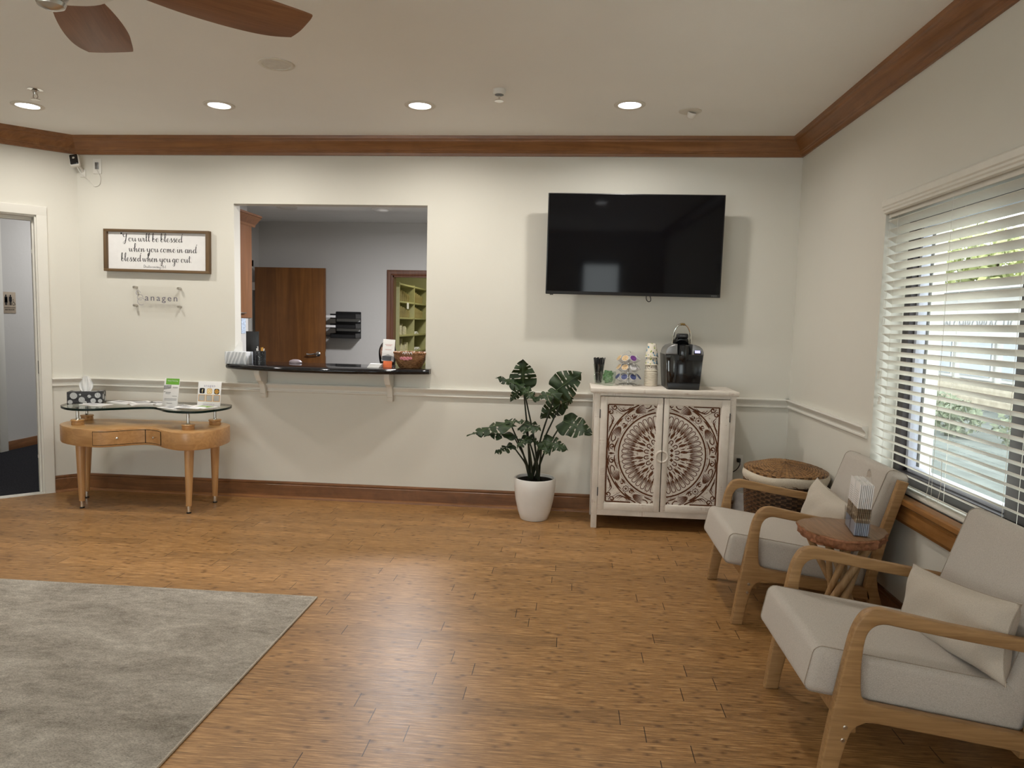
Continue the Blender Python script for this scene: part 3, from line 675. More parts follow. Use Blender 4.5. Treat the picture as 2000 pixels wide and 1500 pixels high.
armchair('linen armchair nearest the wicker hamper, its seat facing the carved cabinet side', 0.79, -1.632)
armchair('linen armchair closest to the camera, in front of the round wood slab table', 0.788, -2.835)
def lumbar(label, loc, rot, L, H):
    t = MB()
    def top(u, v, s):
        a, c = 2*u-1, 2*v-1; e = (max(0, 1-abs(a)**3.2)*max(0, 1-abs(c)**3.2))**.5
        k = 1+.05*(abs(a)*abs(c))**3; pin = 1-.06*(1-a*a)*c*c; pin2 = 1-.07*(1-c*c)*a*a
        wr = .004*math.sin(9*a+5*c)*e
        return (s*(.075*e)+wr, a*L/2*k*pin2, c*H/2*k*pin)
    t.grid(lambda u, v: top(u, v, 1), 30, 22); t.grid(lambda u, v: top(u, v, -1), 30, 22)
    o = t.build('lumbar_pillow', M['pillow'], None, 60); o.location = loc; o.rotation_euler = rot
    tag(o, label, 'pillow', 'linen lumbar pillows')
    ring = [Vector(top((i/40), 0, 1)) for i in range(41)]+[Vector(top(1, i/30, 1)) for i in range(1, 31)]+[Vector(top(1-i/40, 1, 1)) for i in range(1, 41)]+[Vector(top(0, 1-i/30, 1)) for i in range(1, 30)]
    MB().tube(ring, .0022, 5, closed=True).build('piping', M['linen_seam'], o)
    return o
lumbar('beige lumbar pillow leaning in the armchair beside the wicker hamper', (1.305, -1.675, .470), (.04, .24, 0), .55, .25)
lumbar('beige lumbar pillow on the armchair closest to the camera', (1.305, -2.868, .450), (-.13, .20, .05), .55, .235)

# ------------------------------------------------------------------ round side table with sticks
TBX, TBY, TBZ = 1.165, -2.235, 0.567
st = thing('side_table', 'small round live edge slab table on crossed branch legs between two armchairs', 'side table', (TBX, TBY, 0))
rnd = random.Random(3); NA = 72
rad = [.172*(1+.035*math.sin(3*2*PI*k/NA+.7)+.022*math.sin(7*2*PI*k/NA+2)+.012*math.sin(17*2*PI*k/NA)+rnd.uniform(-.006, .006)) for k in range(NA)]
b = MB(); b.prism([(rad[k]*math.cos(2*PI*k/NA), rad[k]*math.sin(2*PI*k/NA)) for k in range(NA)], lambda x, y, z: (x, y, z), TBZ-.006, TBZ, .002)
top_ = b.build('table_top', M['slab'], st)
b = MB(); zs = [0, -.006, -.016, -.028, -.038, -.044]
def barkp(u, v):
    k = int(round(u*NA)) % NA; i = int(round(v*5)); a = 2*PI*k/NA; q = random.Random(k*11+i)
    r = rad[k]*(1.0 if i == 0 else (1.015-.006*i*i*.6))+(q.uniform(-.007, .007) if 0 < i else 0)
    return (r*math.cos(a), r*math.sin(a), TBZ-.003+zs[i])
b.grid(barkp, NA, 6, cu=True); b.add([(rad[k]*.9*math.cos(2*PI*k/NA), rad[k]*.9*math.sin(2*PI*k/NA), TBZ-.046) for k in range(NA)], [tuple(range(NA))])
b.build('bark_edge', M['bark'], top_)
for k in range(7):
    a = 2*PI*k/7+.35; c_ = a+2.62+.2*math.sin(k*3.1); rb, rt = .158+.012*math.sin(k*2.3), .112+.02*math.cos(k*1.7)
    p0 = Vector((rb*math.cos(a), rb*math.sin(a), 0)); p1 = Vector((rt*math.cos(c_), rt*math.sin(c_), TBZ-.04)); rr = .0145+.0025*math.sin(k*5)
    MB().tube([p0.lerp(p1, i/10) for i in range(11)], [rr*(1+.07*math.sin(i*1.7+k)) for i in range(11)], 10).build('leg', M['stick'], st)

# ------------------------------------------------------------------ rug
b = MB(); b.box(-4.7, -1.238, -6.6, -1.922, 0.0005, .011, .004)
rg = thing('rug', 'large grey distressed area rug with a bound edge', 'rug', (0, 0, 0))
b.build('pile', M['rug'], rg, angle=30)
b = MB(); b.tube([(-4.7, -1.925, .006), (-1.240, -1.925, .006), (-1.240, -6.6, .006)], .0058, 8); b.build('binding', M['rug_edge'], rg)

# ------------------------------------------------------------------ kidney console table
KZ0, KZ1 = .463, .590
BODY = [(-3.722, -.43), (-3.640, -.515), (-3.536, -.578), (-3.428, -.617), (-3.305, -.632), (-3.231, -.603), (-3.166, -.545), (-3.10, -.486), (-3.028, -.459), (-2.941, -.490), (-2.875, -.540), (-2.808, -.583), (-2.740, -.618), (-2.678, -.628),
        (-2.615, -.606), (-2.545, -.53), (-2.512, -.40), (-2.525, -.25), (-2.570, -.15), (-2.66, -.09), (-2.80, -.075), (-3.1, -.08), (-3.4, -.09), (-3.58, -.11), (-3.69, -.17), (-3.752, -.28), (-3.752, -.36)]
out = [(p.x, p.y) for p in crom(BODY, 4, True)]
ct = thing('console_table', 'kidney shaped light wood console table with a raised glass top', 'console table', (0, 0, 0))
MB().prism(out, lambda x, y, z: (x, y, z), KZ0, KZ1, .008, 2).build('body', M['console'], ct, angle=35)
GL_ = [(-3.70, -.40), (-3.66, -.495), (-3.545, -.594), (-3.443, -.627), (-3.350, -.607), (-3.266, -.547), (-3.18, -.481), (-3.108, -.43), (-3.018, -.403), (-2.935, -.455), (-2.87, -.515), (-2.795, -.558), (-2.687, -.572), (-2.600, -.540), (-2.545, -.44), (-2.515, -.32), (-2.53, -.20), (-2.59, -.11), (-2.75, -.08), (-3.1, -.08), (-3.45, -.09), (-3.60, -.12), (-3.70, -.20), (-3.73, -.30)]
gout = [(p.x, p.y) for p in crom(GL_, 4, True)]
GZ = .733
M['glass_edge'] = plain('green_glass_edge', (0.003, 0.014, 0.010, 1), 0.25, 0, 0.25)
gt = MB(); gt.prism(gout, lambda x, y, z: (x, y, z), GZ-.014, GZ, 0); gtop = gt.build('glass_top', M['glass'], ct, angle=30)
e_ = MB(); n_ = len(gout)
def off(i, d=.0016):
    p, q, r = Vector(gout[i-1]), Vector(gout[i % n_]), Vector(gout[(i+1) % n_]); t = (r-p).normalized(); return (q.x+t.y*d, q.y-t.x*d)
e_.grid(lambda u, v: off(int(round(u*n_)) % n_)+(GZ-.0155+.016*v,), n_, 2, cu=True)
e_.build('glass_rim', M['glass_edge'], gtop)
for x, y in ((-3.57, -.445), (-3.67, -.205), (-2.712, -.478), (-2.655, -.205)):
    MB().lathe([(0, 0), (.040, 0), (.043, .005), (.041, .026), (.046, .030), (.046, .036), (.042, .040), (0, .040)], 28, (x, y, KZ1)).build('collar', M['console'], ct)
    MB().lathe([(0, .040), (.017, .040), (.012, .046), (.0105, .05), (.0105, GZ-.0155-KZ1), (.02, GZ-.015-KZ1), (0, GZ-.015-KZ1)], 18, (x, y, KZ1)).build('post', M['nickel'], ct)
for x0, y0, x1, y1 in ((-3.485, -.54, -3.512, -.50), (-3.648, -.262, -3.648, -.235), (-2.679, -.545, -2.692, -.505), (-2.649, -.23, -2.646, -.225)):
    p0, p1 = Vector((x0, y0, .052)), Vector((x1, y1, KZ0+.004))
    lg = MB().tube([p0, p0.lerp(p1, .5), p1], [.0185, .0265, .0335], 24).build('leg', M['console_v'], ct)
    f = MB(); f.lathe([(0, .010), (.013, .010), (.013, .054), (0, .054)], 18, (x0, y0, 0)); f.build('ferrule', M['chrome'], lg)
    f = MB(); f.lathe([(0, 0), (.016, 0), (.016, .010), (0, .010)], 18, (x0, y0, 0)); f.build('foot', M['black'], lg)
FRONT = [p for p in crom(BODY, 24, True)][:24*14]
def drawer(xa, xb, kx):
    pts = [p for p in FRONT if xa <= p.x <= xb and p.y < -.44]; n = len(pts)
    offs = []
    for i, p in enumerate(pts):
        tn = (pts[min(i+1, n-1)]-pts[max(0, i-1)]).normalized(); offs.append(p+Vector((tn.y, -tn.x, 0))*.0035)
    z0, z1 = KZ0+.018, KZ1-.018; b = MB()
    dark = MB(); pw = [p for p in FRONT if xa-.006 <= p.x <= xb+.006 and p.y < -.44]; nw = len(pw); tw = [(pw[min(i+1, nw-1)]-pw[max(0, i-1)]).normalized() for i in range(nw)]; ow = [pw[i]+Vector((tw[i].y, -tw[i].x, 0))*.0012 for i in range(nw)]
    dark.grid(lambda u, v: tuple(ow[int(round(u*(nw-1)))][:2])+((z0-.004)+(z1-z0+.008)*v,), nw, 2)
    po, pf = pts, offs
    b.grid(lambda u, v: (pf[int(round(u*(n-1)))].x, pf[int(round(u*(n-1)))].y, z0+(z1-z0)*v), n, 2)
    b.grid(lambda u, v: ((po if v else pf)[int(round(u*(n-1)))].x, (po if v else pf)[int(round(u*(n-1)))].y, z1), n, 2)
    b.grid(lambda u, v: ((po if v else pf)[int(round(u*(n-1)))].x, (po if v else pf)[int(round(u*(n-1)))].y, z0), n, 2)
    o = b.build('drawer', M['console'], ct, angle=30); dark.build('painted_shadow_gap', M['ink'], o)  # black strip paints the shade in the gap round the drawer front
    kp = min(offs, key=lambda p: abs(p.x-kx)); i = offs.index(kp); tn = (offs[min(i+1, n-1)]-offs[max(0, i-1)]).normalized(); nn = Vector((tn.y, -tn.x, 0))
    k = MB().lathe([(0, 0), (.005, 0), (.005, .012), (.010, .018), (.0095, .026), (0, .029)], 16)
    R = nn.to_track_quat('Z', 'Y').to_matrix().to_4x4(); R.translation = kp+Vector((0, 0, .526)); k.v = [tuple(R @ Vector(v)) for v in k.v]
    k.build('knob', M['chrome'], o)
drawer(-3.325, -3.045, -3.19); drawer(-3.043, -2.885, -2.945)

# ------------------------------------------------------------------ carved cabinet
CF = -.43                                            # front plane of the doors
cab = thing('carved_cabinet', 'whitewashed two door cabinet with a carved medallion front', 'cabinet', (0, 0, 0))
MB().box(.136, 1.126, -.462, -.045, .945, .976, .006).build('top', M['distress'], cab)
for x0, x1 in ((.165, .205), (1.072, 1.112)):
    for y0, y1 in ((CF-.004, CF+.04), (-.095, -.055)): MB().box(x0, x1, y0, y1, 0, .945, .003).build('leg', M['distress'], cab)
b = MB(); b.box(.172, .182, -.40, -.08, .10, .945); b.box(1.095, 1.105, -.40, -.08, .10, .945); b.box(.18, 1.10, -.075, -.065, .10, .945); b.box(.18, 1.10, CF+.02, -.07, .105, .12)
b.build('carcass', M['distress'], cab, smooth=False)
b = MB(); b.box(.200, 1.077, CF-.001, CF+.02, .092, .132, .002); b.box(.200, 1.077, CF-.001, CF+.02, .922, .945, .002)
b.build('rail', M['distress'], cab)
ffn = lambda a, z, d: (a, CF-d, z)
CX, CZ, RO, RI = .632, .528, .3755, .293
def clip_pts(P, x0, x1, z0, z1):
    runs, cur = [], []
    for p in P:
        if x0 <= p.x <= x1 and z0 <= p.y <= z1: cur.append(p)
        else:
            if len(cur) > 1: runs.append(cur)
            cur = []
    if len(cur) > 1: runs.append(cur)
    return runs
def carving_strokes():
    """brown grooves for the quarter right-above the centre, in polar design space; returns (points, width, taper)"""
    S_ = []
    V = lambda r, a: Vector((r*math.cos(math.radians(a)), r*math.sin(math.radians(a)), 0))
    # circular grooves
    for r, w in ((RO, .0085), (RI, .0095), (RO-.013, .0018), (RI+.014, .0018)):
        S_.append(([V(r, a) for a in range(0, 91, 2)], w, 0))
    # outer petals: looped outlines with streaks
    for k in range(11):
        a = 4.1+8.18*k; hw = 3.1; q = random.Random(k)
        loop = [V(.190, a-hw), V(.252, a-hw*.98), V(.266, a-hw*.70), V(.2715, a), V(.266, a+hw*.70), V(.252, a+hw*.98), V(.190, a+hw)]
        S_.append((crom(loop, 5), .0044, 0))
        S_.append(([V(.178+q.uniform(0, .01), a-1.2), V(.20, a-1.0), V(.222+q.uniform(0, .025), a-.9)], .0042, 1))
        S_.append(([V(.185+q.uniform(0, .02), a+1.1), V(.21, a+1.0), V(.230+q.uniform(0, .02), a+.9)], .0030, 1))
        S_.append(([V(.166+q.uniform(0, .01), a+4.09), V(.18, a+4.09), V(.206+q.uniform(0, .012), a+4.09)], .0036, 1))
    # dark inner lens leaves
    for k in range(5):
        a = 9+18*k
        S_.append(([V(.124, a), V(.136, a+1.4), V(.150, a+.6), V(.166, a-.6), V(.186, a)], .0150, 2))
        S_.append(([V(.130, a+9), V(.150, a+8.6), V(.166, a+9)], .0048, 1))
    # ring of loops around the centre lattice
    for k in range(4):
        a = 11+22.5*k
        S_.append((crom([V(.090, a-5.5), V(.112, a-5.5), V(.120, a), V(.112, a+5.5), V(.090, a+5.5)], 5), .0060, 0))
        S_.append(([V(.092, a), V(.106, a)], .005, 1))
    # diamonds of the lattice
    for i in range(-4, 6):
        for j in range(-4, 6):
            x, y = (i+j)*.0165, (i-j)*.0165+.0
            if math.hypot(x, y) < .082 and x >= 0 and y >= -.001:
                S_.append(([Vector((x-.0125, y, 0)), Vector((x, y, 0)), Vector((x+.0125, y, 0))], .0235, 3))
    # band between the circles: flower at 45 degrees
    fc = V(.338, 46)
    S_.append(([fc+Vector((.019*(1+.2*math.cos(8*a))*math.cos(a), .019*(1+.2*math.cos(8*a))*math.sin(a), 0)) for a in [2*PI*k/48 for k in range(49)]], .0034, 0))
    S_.append(([fc+Vector((.0045*math.cos(2*PI*k/12), .0045*math.sin(2*PI*k/12), 0)) for k in range(13)], .006, 0))
    def spiral(c, r, a0, turns, w, dirn=1):
        return ([c+Vector((r*(1-.8*i/24)*math.cos(a0+dirn*turns*2*PI*i/24), r*(1-.8*i/24)*math.sin(a0+dirn*turns*2*PI*i/24), 0)) for i in range(25)], w, 4)
    for sgn in (1, -1):
        A = lambda d: 45+sgn*d
        S_.append(spiral(V(.332, A(7.5)), .014, math.radians(A(60)), 1.0, .0055, sgn))
        for j in range(6):                        # acanthus fan
            rj = .316+.0098*j; q0 = abs(j-2.5)
            S_.append((crom([V(rj*.35+.340*.65, A(11.5+.5*q0)), V(rj*.6+.340*.4, A(15)), V(rj*.95+.340*.05, A(19.5)), V(rj, A(25.5-.9*q0))], 5), .0034, 1))
        S_.append((crom([V(.366, A(22)), V(.361, A(28)), V(.347, A(31)), V(.334, A(28)), V(.338, A(24.5))], 6), .0064, 0))
        S_.append(spiral(V(.341, A(36.5)), .0200, math.radians(A(150)), 1.15, .0066, -sgn))
        S_.append((crom([V(.314, A(25)), V(.318, A(31)), V(.323, A(38)), V(.318, A(43))], 5), .0056, 1))
        S_.append((crom([V(.368, A(32)), V(.365, A(38)), V(.356, A(43))], 5), .0056, 1))
        S_.append((crom([V(.318, A(4)), V(.315, A(8)), V(.320, A(12))], 4), .0062, 1)); S_.append((crom([V(.364, A(3)), V(.368, A(8)), V(.366, A(13))], 4), .0062, 1))
    S_.append(([V(.318, 0), V(.345, .6), V(.360, 0)], .007, 2)); S_.append(([V(.318, 90), V(.345, 89.4), V(.360, 90)], .007, 2))
    # corner fields
    X1, Z1 = .3715, .336
    S_.append(([Vector((.036, Z1, 0)), Vector((.2, Z1+.001, 0)), Vector((X1, Z1, 0))], .0085, 0)); S_.append(([Vector((X1, 0, 0)), Vector((X1+.001, .2, 0)), Vector((X1, Z1, 0))], .0085, 0))
    S_.append(([Vector((.272, .27, 0)), Vector((.325, .300, 0))], .005, 1)); S_.append(([Vector((.33, .303, 0)), Vector((.352, .322, 0))], .013, 2))
    S_.append(spiral(Vector((.328, .318, 0)), .020, 0.4, 1.1, .0062, -1)); S_.append(spiral(Vector((.355, .285, 0)), .020, 1.0, 1.1, .0062, 1))
    for j in range(3):
        S_.append((crom([Vector((.315-.02*j, .318-.004*j, 0)), Vector((.285-.018*j, .292+.004*j, 0)), Vector((.250-.016*j, .300+.006*j, 0)), Vector((.215-.014*j, .326, 0))], 5), .0040, 1))
        S_.append((crom([Vector((.356-.005*j, .268-.02*j, 0)), Vector((.333+.006*j, .238-.018*j, 0)), Vector((.346+.005*j, .205-.016*j, 0)), Vector((.364, .172-.014*j, 0))], 5), .0040, 1))
    return S_
CARVE = carving_strokes()
def wfun(w, tp):
    if tp == 0: return lambda u, t: w
    if tp == 1: return lambda u, t: w*(.25+1.1*math.sin(PI*min(1, u*.92+.04)))
    if tp == 2: return lambda u, t: w*max(.08, math.sin(PI*u))**.8
    if tp == 3: return lambda u, t: w*(1-abs(2*u-1))+.001
    return lambda u, t: w*(.5+1.0*u)
for side in (-1, 1):
    x0, x1 = (.206, .6275) if side < 0 else (.6335, 1.071)
    z0, z1 = .135, .919
    px0, px1 = (x0+.044, x1-.038) if side < 0 else (x0+.034, x1-.055); pz0, pz1 = .182, .872
    dr = MB(); PF = [(0, 0), (.016, 0), (.018, .004), (.018, .034), (.012, .040), (.006, .044), (0, .044)]
    dr.box(x0, px0, CF-.018, CF+.004, z0, z1, .003); dr.box(px1, x1, CF-.018, CF+.004, z0, z1, .003)
    dr.box(px0-.001, px1+.001, CF-.018, CF+.004, z0, pz0, .003); dr.box(px0-.001, px1+.001, CF-.018, CF+.004, pz1, z1, .003)
    dr.box(px0-.004, px0+.004, CF-.011, CF, pz0, pz1, .002); dr.box(px1-.004, px1+.004, CF-.011, CF, pz0, pz1, .002); dr.box(px0, px1, CF-.011, CF, pz0-.004, pz0+.004, .002); dr.box(px0, px1, CF-.011, CF, pz1-.004, pz1+.004, .002)
    door = dr.build('door', M['distress'], cab, angle=30)
    MB().box(px0, px1, CF-.004, CF+.004, pz0, pz1).build('carved_panel', M['panel'], door, smooth=False)
    g = MB(); w = MB(); q = .006
    for ci, (P, wd, tp) in enumerate(CARVE):
        for sz in (1, -1):
            if sz < 0 and all(abs(p.y) < 1e-4 for p in P): continue
            PP = [Vector((CX+side*p.x, CZ+sz*p.y, 0)) for p in P]
            for run in clip_pts(PP, px0+.004, px1-.004, pz0+.004, pz1-.004):
                ribbon(g, run, wfun(wd*(1.3 if tp in (1, 2, 4) else 1.12), tp), ffn, .0050+ci*4e-6)
    g.build('carved_grooves', M['brown'], door, smooth=False)
    # half ring pull
    a0 = 90 if side < 0 else -90
    pts = [(CX+(-.0035 if side < 0 else .0005)+.037*math.cos(math.radians(a0+180*k/16)), CF-.022, .519+.037*math.sin(math.radians(a0+180*k/16))) for k in range(17)]
    MB().tube(pts, .0078, 8).build('ring_pull', M['distress'], door)
    hx = x0-.001 if side < 0 else x1+.001
    for hz in (.80, .26): MB().box(hx-.003, hx+.003, CF-.020, CF-.010, hz-.03, hz+.03, .001).build('hinge', M['black'], door)

# ================================================================== ON AND BELOW THE CEILING
CFX, CFY = -1.47, -3.36
fan = thing('ceiling_fan', 'ceiling fan with reddish wood blades and a frosted white bowl', 'ceiling fan', (CFX, CFY, 0))
MB().lathe([(0, 2.74), (.07, 2.739), (.068, 2.70), (.03, 2.675), (0, 2.675)], 28).build('canopy', M['nickel'], fan)
MB().lathe([(0, 2.68), (.013, 2.68), (.013, 2.47), (0, 2.47)], 14).build('downrod', M['nickel'], fan)
MB().lathe([(0, 2.49), (.05, 2.488), (.11, 2.465), (.135, 2.43), (.135, 2.40), (.12, 2.385), (0, 2.385)], 40).build('motor_housing', M['nickel'], fan)
MB().lathe([(0, 2.278), (.05, 2.281), (.10, 2.292), (.15, 2.312), (.185, 2.338), (.19, 2.352), (.12, 2.372), (0, 2.372)], 40).build('light_bowl', M['white'], fan)
MB().lathe([(0, 2.238), (.018, 2.240), (.034, 2.248), (.038, 2.258), (.030, 2.264), (.040, 2.270), (.046, 2.280), (.03, 2.288), (0, 2.288)], 28).build('finial_cap', M['nickel'], fan)
def blade():
    top, bot = [], []
    prof = [(.14, .045), (.22, .066), (.34, .092), (.46, .106), (.56, .108), (.63, .100), (.685, .082), (.694, .074)]
    o = [(r, w) for r, w in prof]+[(.708, .03), (.716, -.025), (.718, -.058), (.708, -.068)]+[(r, -w*.78) for r, w in prof[::-1][2:]]
    pts = [(p.x, p.y) for p in crom(o, 4, True)]
    b = MB(); T = Matrix.Rotation(-.20, 4, 'X')
    b.prism(pts, lambda x, y, z: tuple(T @ Vector((x, y, z))), -.004, .004, .002); return b
for k in range(5):
    a = math.radians(39.5+72*k); o = blade().build('blade', M['fan'], fan); o.location = (0, 0, 2.372); o.rotation_euler = (0, 0, a)
    i = MB().box(.10, .20, -.018, .018, .004, .010, .002).build('blade_iron', M['nickel'], o)
sp = thing('ceiling_speaker', 'round grey mesh ceiling speaker near the fan', 'ceiling speaker', (-1.607, -1.52, ZC))
MB().lathe([(.073, -.002), (.074, -.006), (.090, -.006), (.094, -.003), (.094, -.0005), (.073, -.0005)], 40).build('ring', M['fixture'], sp)
MB().lathe([(0, -.004), (.0725, -.003), (.0725, -.001), (0, -.001)], 32).build('grille', plain('speaker_grille', (0.70, .68, .63, 1), .8), sp)
s1 = thing('fire_sprinkler', 'chrome fire sprinkler beside the recessed light nearest the left doorway', 'sprinkler', (-3.28, -1.125, ZC), 0, 'ceiling sprinklers')
MB().lathe([(0, -.004), (.030, -.004), (.042, -.002), (.042, -.0005), (0, -.0005)], 28).build('escutcheon', M['chrome'], s1)
b = MB(); b.lathe([(0, -.03), (.012, -.03), (.014, -.012), (.02, -.006), (0, -.004)], 18); b.build('body', M['nickel'], s1)
b = MB(); b.tube([(.012, 0, -.028), (.015, 0, -.044), (.003, 0, -.058)], .003, 6); b.build('yoke_arm', M['nickel'], s1)
b = MB(); b.tube([(-.012, 0, -.028), (-.015, 0, -.044), (-.003, 0, -.058)], .003, 6); b.build('yoke_arm', M['nickel'], s1)
MB().lathe([(0, -.060), (.024, -.060), (.024, -.057), (0, -.056)], 20).build('deflector', M['nickel'], s1)
s2 = thing('fire_sprinkler', 'white collared fire sprinkler with a small chrome drop, midway along the ceiling', 'sprinkler', (-.462, -1.095, ZC), 0, 'ceiling sprinklers')
MB().lathe([(0, -.030), (.034, -.030), (.036, -.026), (.036, -.0005), (0, -.0005)], 28).build('collar', M['white'], s2)
MB().lathe([(0, -.031), (.026, -.031), (.026, -.029), (0, -.029)], 20).build('recess', M['darkgrey'], s2)
MB().lathe([(0, -.060), (.006, -.060), (.006, -.029), (0, -.029)], 14).build('body', M['chrome'], s2)
MB().lathe([(0, -.066), (.026, -.066), (.026, -.062), (.005, -.058), (0, -.058)], 20).build('deflector', M['chrome'], s2)
ey = thing('eyeball_fitting', 'white ceiling eyeball fitting tilted toward the television, its lamp unlit', 'ceiling fitting', (.688, -.672, ZC))
MB().lathe([(.030, -.004), (.062, -.006), (.070, -.003), (.070, -.0005), (.030, -.0005)], 36).build('ring', M['fixture'], ey)
b = MB(); b.X = Matrix.Translation((.012, .005, -.006)) @ Euler((.5, .25, 0)).to_matrix().to_4x4()
b.lathe([(0, -.034), (.020, -.034), (.024, -.028), (.026, -.005), (.026, .0), (0, .0)], 24); b.build('eyeball', M['white'], ey)

# ================================================================== ON THE BACK WALL
wB = lambda a, z, d: (a, -d, z)
# security camera with cable, outlet plate
oc = thing('wall_outlet', 'white wall plate with a plugged cable just under the crown moulding', 'outlet', (-3.676, 0, 2.526), 0, 'wall outlets')
MB().box(-.035, .035, -.006, -.0005, -.057, .057, .003).build('plate', M['white'], oc)
MB().box(-.014, .014, -.012, -.006, -.022, .030, .002).build('plug', M['silver'], oc)
sc = thing('security_camera', 'small white security camera with black face in the upper left corner', 'security camera', (-3.800, -.085, 2.553))
Rc = Euler((-.35, -.22, .35)).to_matrix().to_4x4()
b = MB(); b.X = Rc; b.box(-.034, .034, -.012, .026, -.047, .047, .012, 4); b.build('case', M['white'], sc)
b = MB(); b.X = Rc; b.box(-.0275, .0275, -.0140, -.008, -.0405, .0405, .0055, 3); fc = b.build('face', M['black_gloss'], sc)
b = MB(); b.X = Rc @ Matrix.Translation((0, -.0145, .012)) @ Matrix.Rotation(PI/2, 4, 'X'); b.lathe([(0, .0), (.007, 0), (.009, .001), (.009, -.002), (0, -.002)], 20); b.build('lens', M['chrome'], fc)
b = MB(); b.tube(crom([(.005, .02, -.03), (.014, .05, -.045), (.010, .078, -.07)], 4), .007, 8); b.box(-.016, .03, .076, .0842, -.11, -.05, .003); b.build('bracket', M['white'], sc)
b = MB(); b.tube(crom([(.008, .010, -.040), (.024, .03, -.085), (.055, .06, -.122), (.070, .073, -.15), (.100, .079, -.178), (.138, .079, -.165), (.150, .079, -.12), (.140, .076, -.085), (.126, .072, -.055)], 6), .0026, 6)
b.build('cable', M['white'], sc)

# framed verse sign
M['sfx'] = wood('sign_frame_wood', lin(84, 64, 40), lin(118, 92, 60), 'x', .6, .8); M['sfz'] = wood('sign_frame_wood_v', lin(84, 64, 40), lin(118, 92, 60), 'z', .6, .8)
fs = thing('framed_sign', 'white framed sign with a handwritten blessing verse in dark script', 'sign', (-3.195, 0, 1.8865), 0.0, None, (0, .0095, 0))
SW_, SH_ = .845, .322; fw = .027
for nm, x0, x1, z0, z1 in (('t', -SW_/2, SW_/2, SH_/2-fw*.75, SH_/2), ('b', -SW_/2, SW_/2, -SH_/2, -SH_/2+fw*.75), ('l', -SW_/2, -SW_/2+fw, -SH_/2+fw*.7, SH_/2-fw*.7), ('r', SW_/2-fw, SW_/2, -SH_/2+fw*.7, SH_/2-fw*.7)):
    MB().box(x0, x1, -.042, -.002, z0, z1, .002).build('frame_side', M['sfx' if nm in 'tb' else 'sfz'], fs)
pn = MB().box(-SW_/2+fw*.6, SW_/2-fw*.6, -.020, -.004, -SH_/2+fw*.5, SH_/2-fw*.5).build('board', M['paper'], fs, smooth=False)
b = MB(); d_ = .0205
for body, cx, by, sc_, sq in (('"You will be blessed', -.045, .070, .0285, 1.02), ('when you come in and', .045, -.008, .0285, .98), ('blessed when you go out.', -.005, -.082, .0285, .93), ('Deuteronomy 28:6'.replace('D', 'D'), -.02, -.128, .0115, 1.0)):
    w_ = script_width(body, sc_, .06, sq); script_text(b, body, cx-w_/2, by, sc_, wB, d_, .155, .06, sq)
b.build('lettering', M['ink'], pn, smooth=False)
# acrylic name plate
ac = thing('acrylic_sign', 'clear acrylic plate with spaced lettering on four steel standoffs below the verse', 'sign', (-3.203, 0, 1.520), 0, None, (0, .010, 0))
MB().box(-.188, .188, -.034, -.028, -.100, .098).build('plate', M['acrylic'], ac, smooth=False)
b = text_mesh('anagen', .072, wB, .0348, 1.32, 'LEFT'); w_ = max(v[0] for v in b.v); k_ = .262/w_
b.v = [(-.092+v[0]*k_, v[1], -.012+v[2]*.95) for v in b.v]; b.build('lettering', plain('purple_grey_ink', (.10, .09, .13, 1), .6), ac, smooth=False)
b = MB()
for cx, cz, r in ((-.145, .045, .020), (-.130, .012, .026), (-.120, -.020, .034)):
    ribbon(b, [Vector((cx+r*math.cos(2*PI*i/20)*.9, cz+r*.8*math.sin(2*PI*i/20), 0)) for i in range(18)], lambda u, t: .0035, wB, .0348)
b.build('emblem', plain('grey_emblem', (.36, .34, .38, 1), .6), ac, smooth=False)
for x in (-.178, .178):
    for z in (-.052, .088):
        b = MB(); b.X = Matrix.Translation((x, 0, z)) @ Matrix.Rotation(PI/2, 4, 'X'); b.lathe([(0, .001), (.0095, .001), (.0095, .040), (.007, .044), (0, .044)], 18); b.build('standoff', M['nickel'], ac)

# television
TVW, TVH = 1.222, .704
tv = thing('television', 'large black wall mounted television, switched off, above the carved cabinet', 'television', (.412, -.175, 1.965), 0, None, (math.radians(1.15), math.radians(.25), 0))
MB().box(-TVW/2, TVW/2, -.022, .012, -TVH/2, TVH/2, .004).build('bezel', M['black'], tv)
MB().box(-TVW/2+.008, TVW/2-.008, -.0235, -.021, -TVH/2+.022, TVH/2-.006, .0008).build('screen', M['screen'], tv, smooth=False)
MB().box(-.42, .42, .01, .055, -.30, .14, .012).build('rear_housing', M['black'], tv)
b = MB(); b.box(-.25, .25, .055, .16, -.12, .12, .004); b.build('wall_bracket', M['darkgrey'], tv)
b = text_mesh('VIZIO', .016, lambda a, z, d: (a, -d, z), .0226, 1.0); w_ = max(v[0] for v in b.v); b.v = [(TVW/2-.024-w_+v[0], v[1], -TVH/2+.007+v[2]*.9) for v in b.v]
b.build('logo', M['silver'], tv, smooth=False)
b = MB(); b.tube(crom([(.105, .02, -TVH/2+.02), (.105, .02, -TVH/2-.018), (.117, .02, -TVH/2-.036), (.134, .02, -TVH/2-.034), (.135, .02, -TVH/2-.012), (.120, .02, -TVH/2+.02)], 6), .0032, 7); b.build('cable_loop', M['black'], tv)
MB().box(-TVW/2+.03, -TVW/2+.055, -.014, .006, -TVH/2-.006, -TVH/2+.002, .002).build('sensor', M['black'], tv)

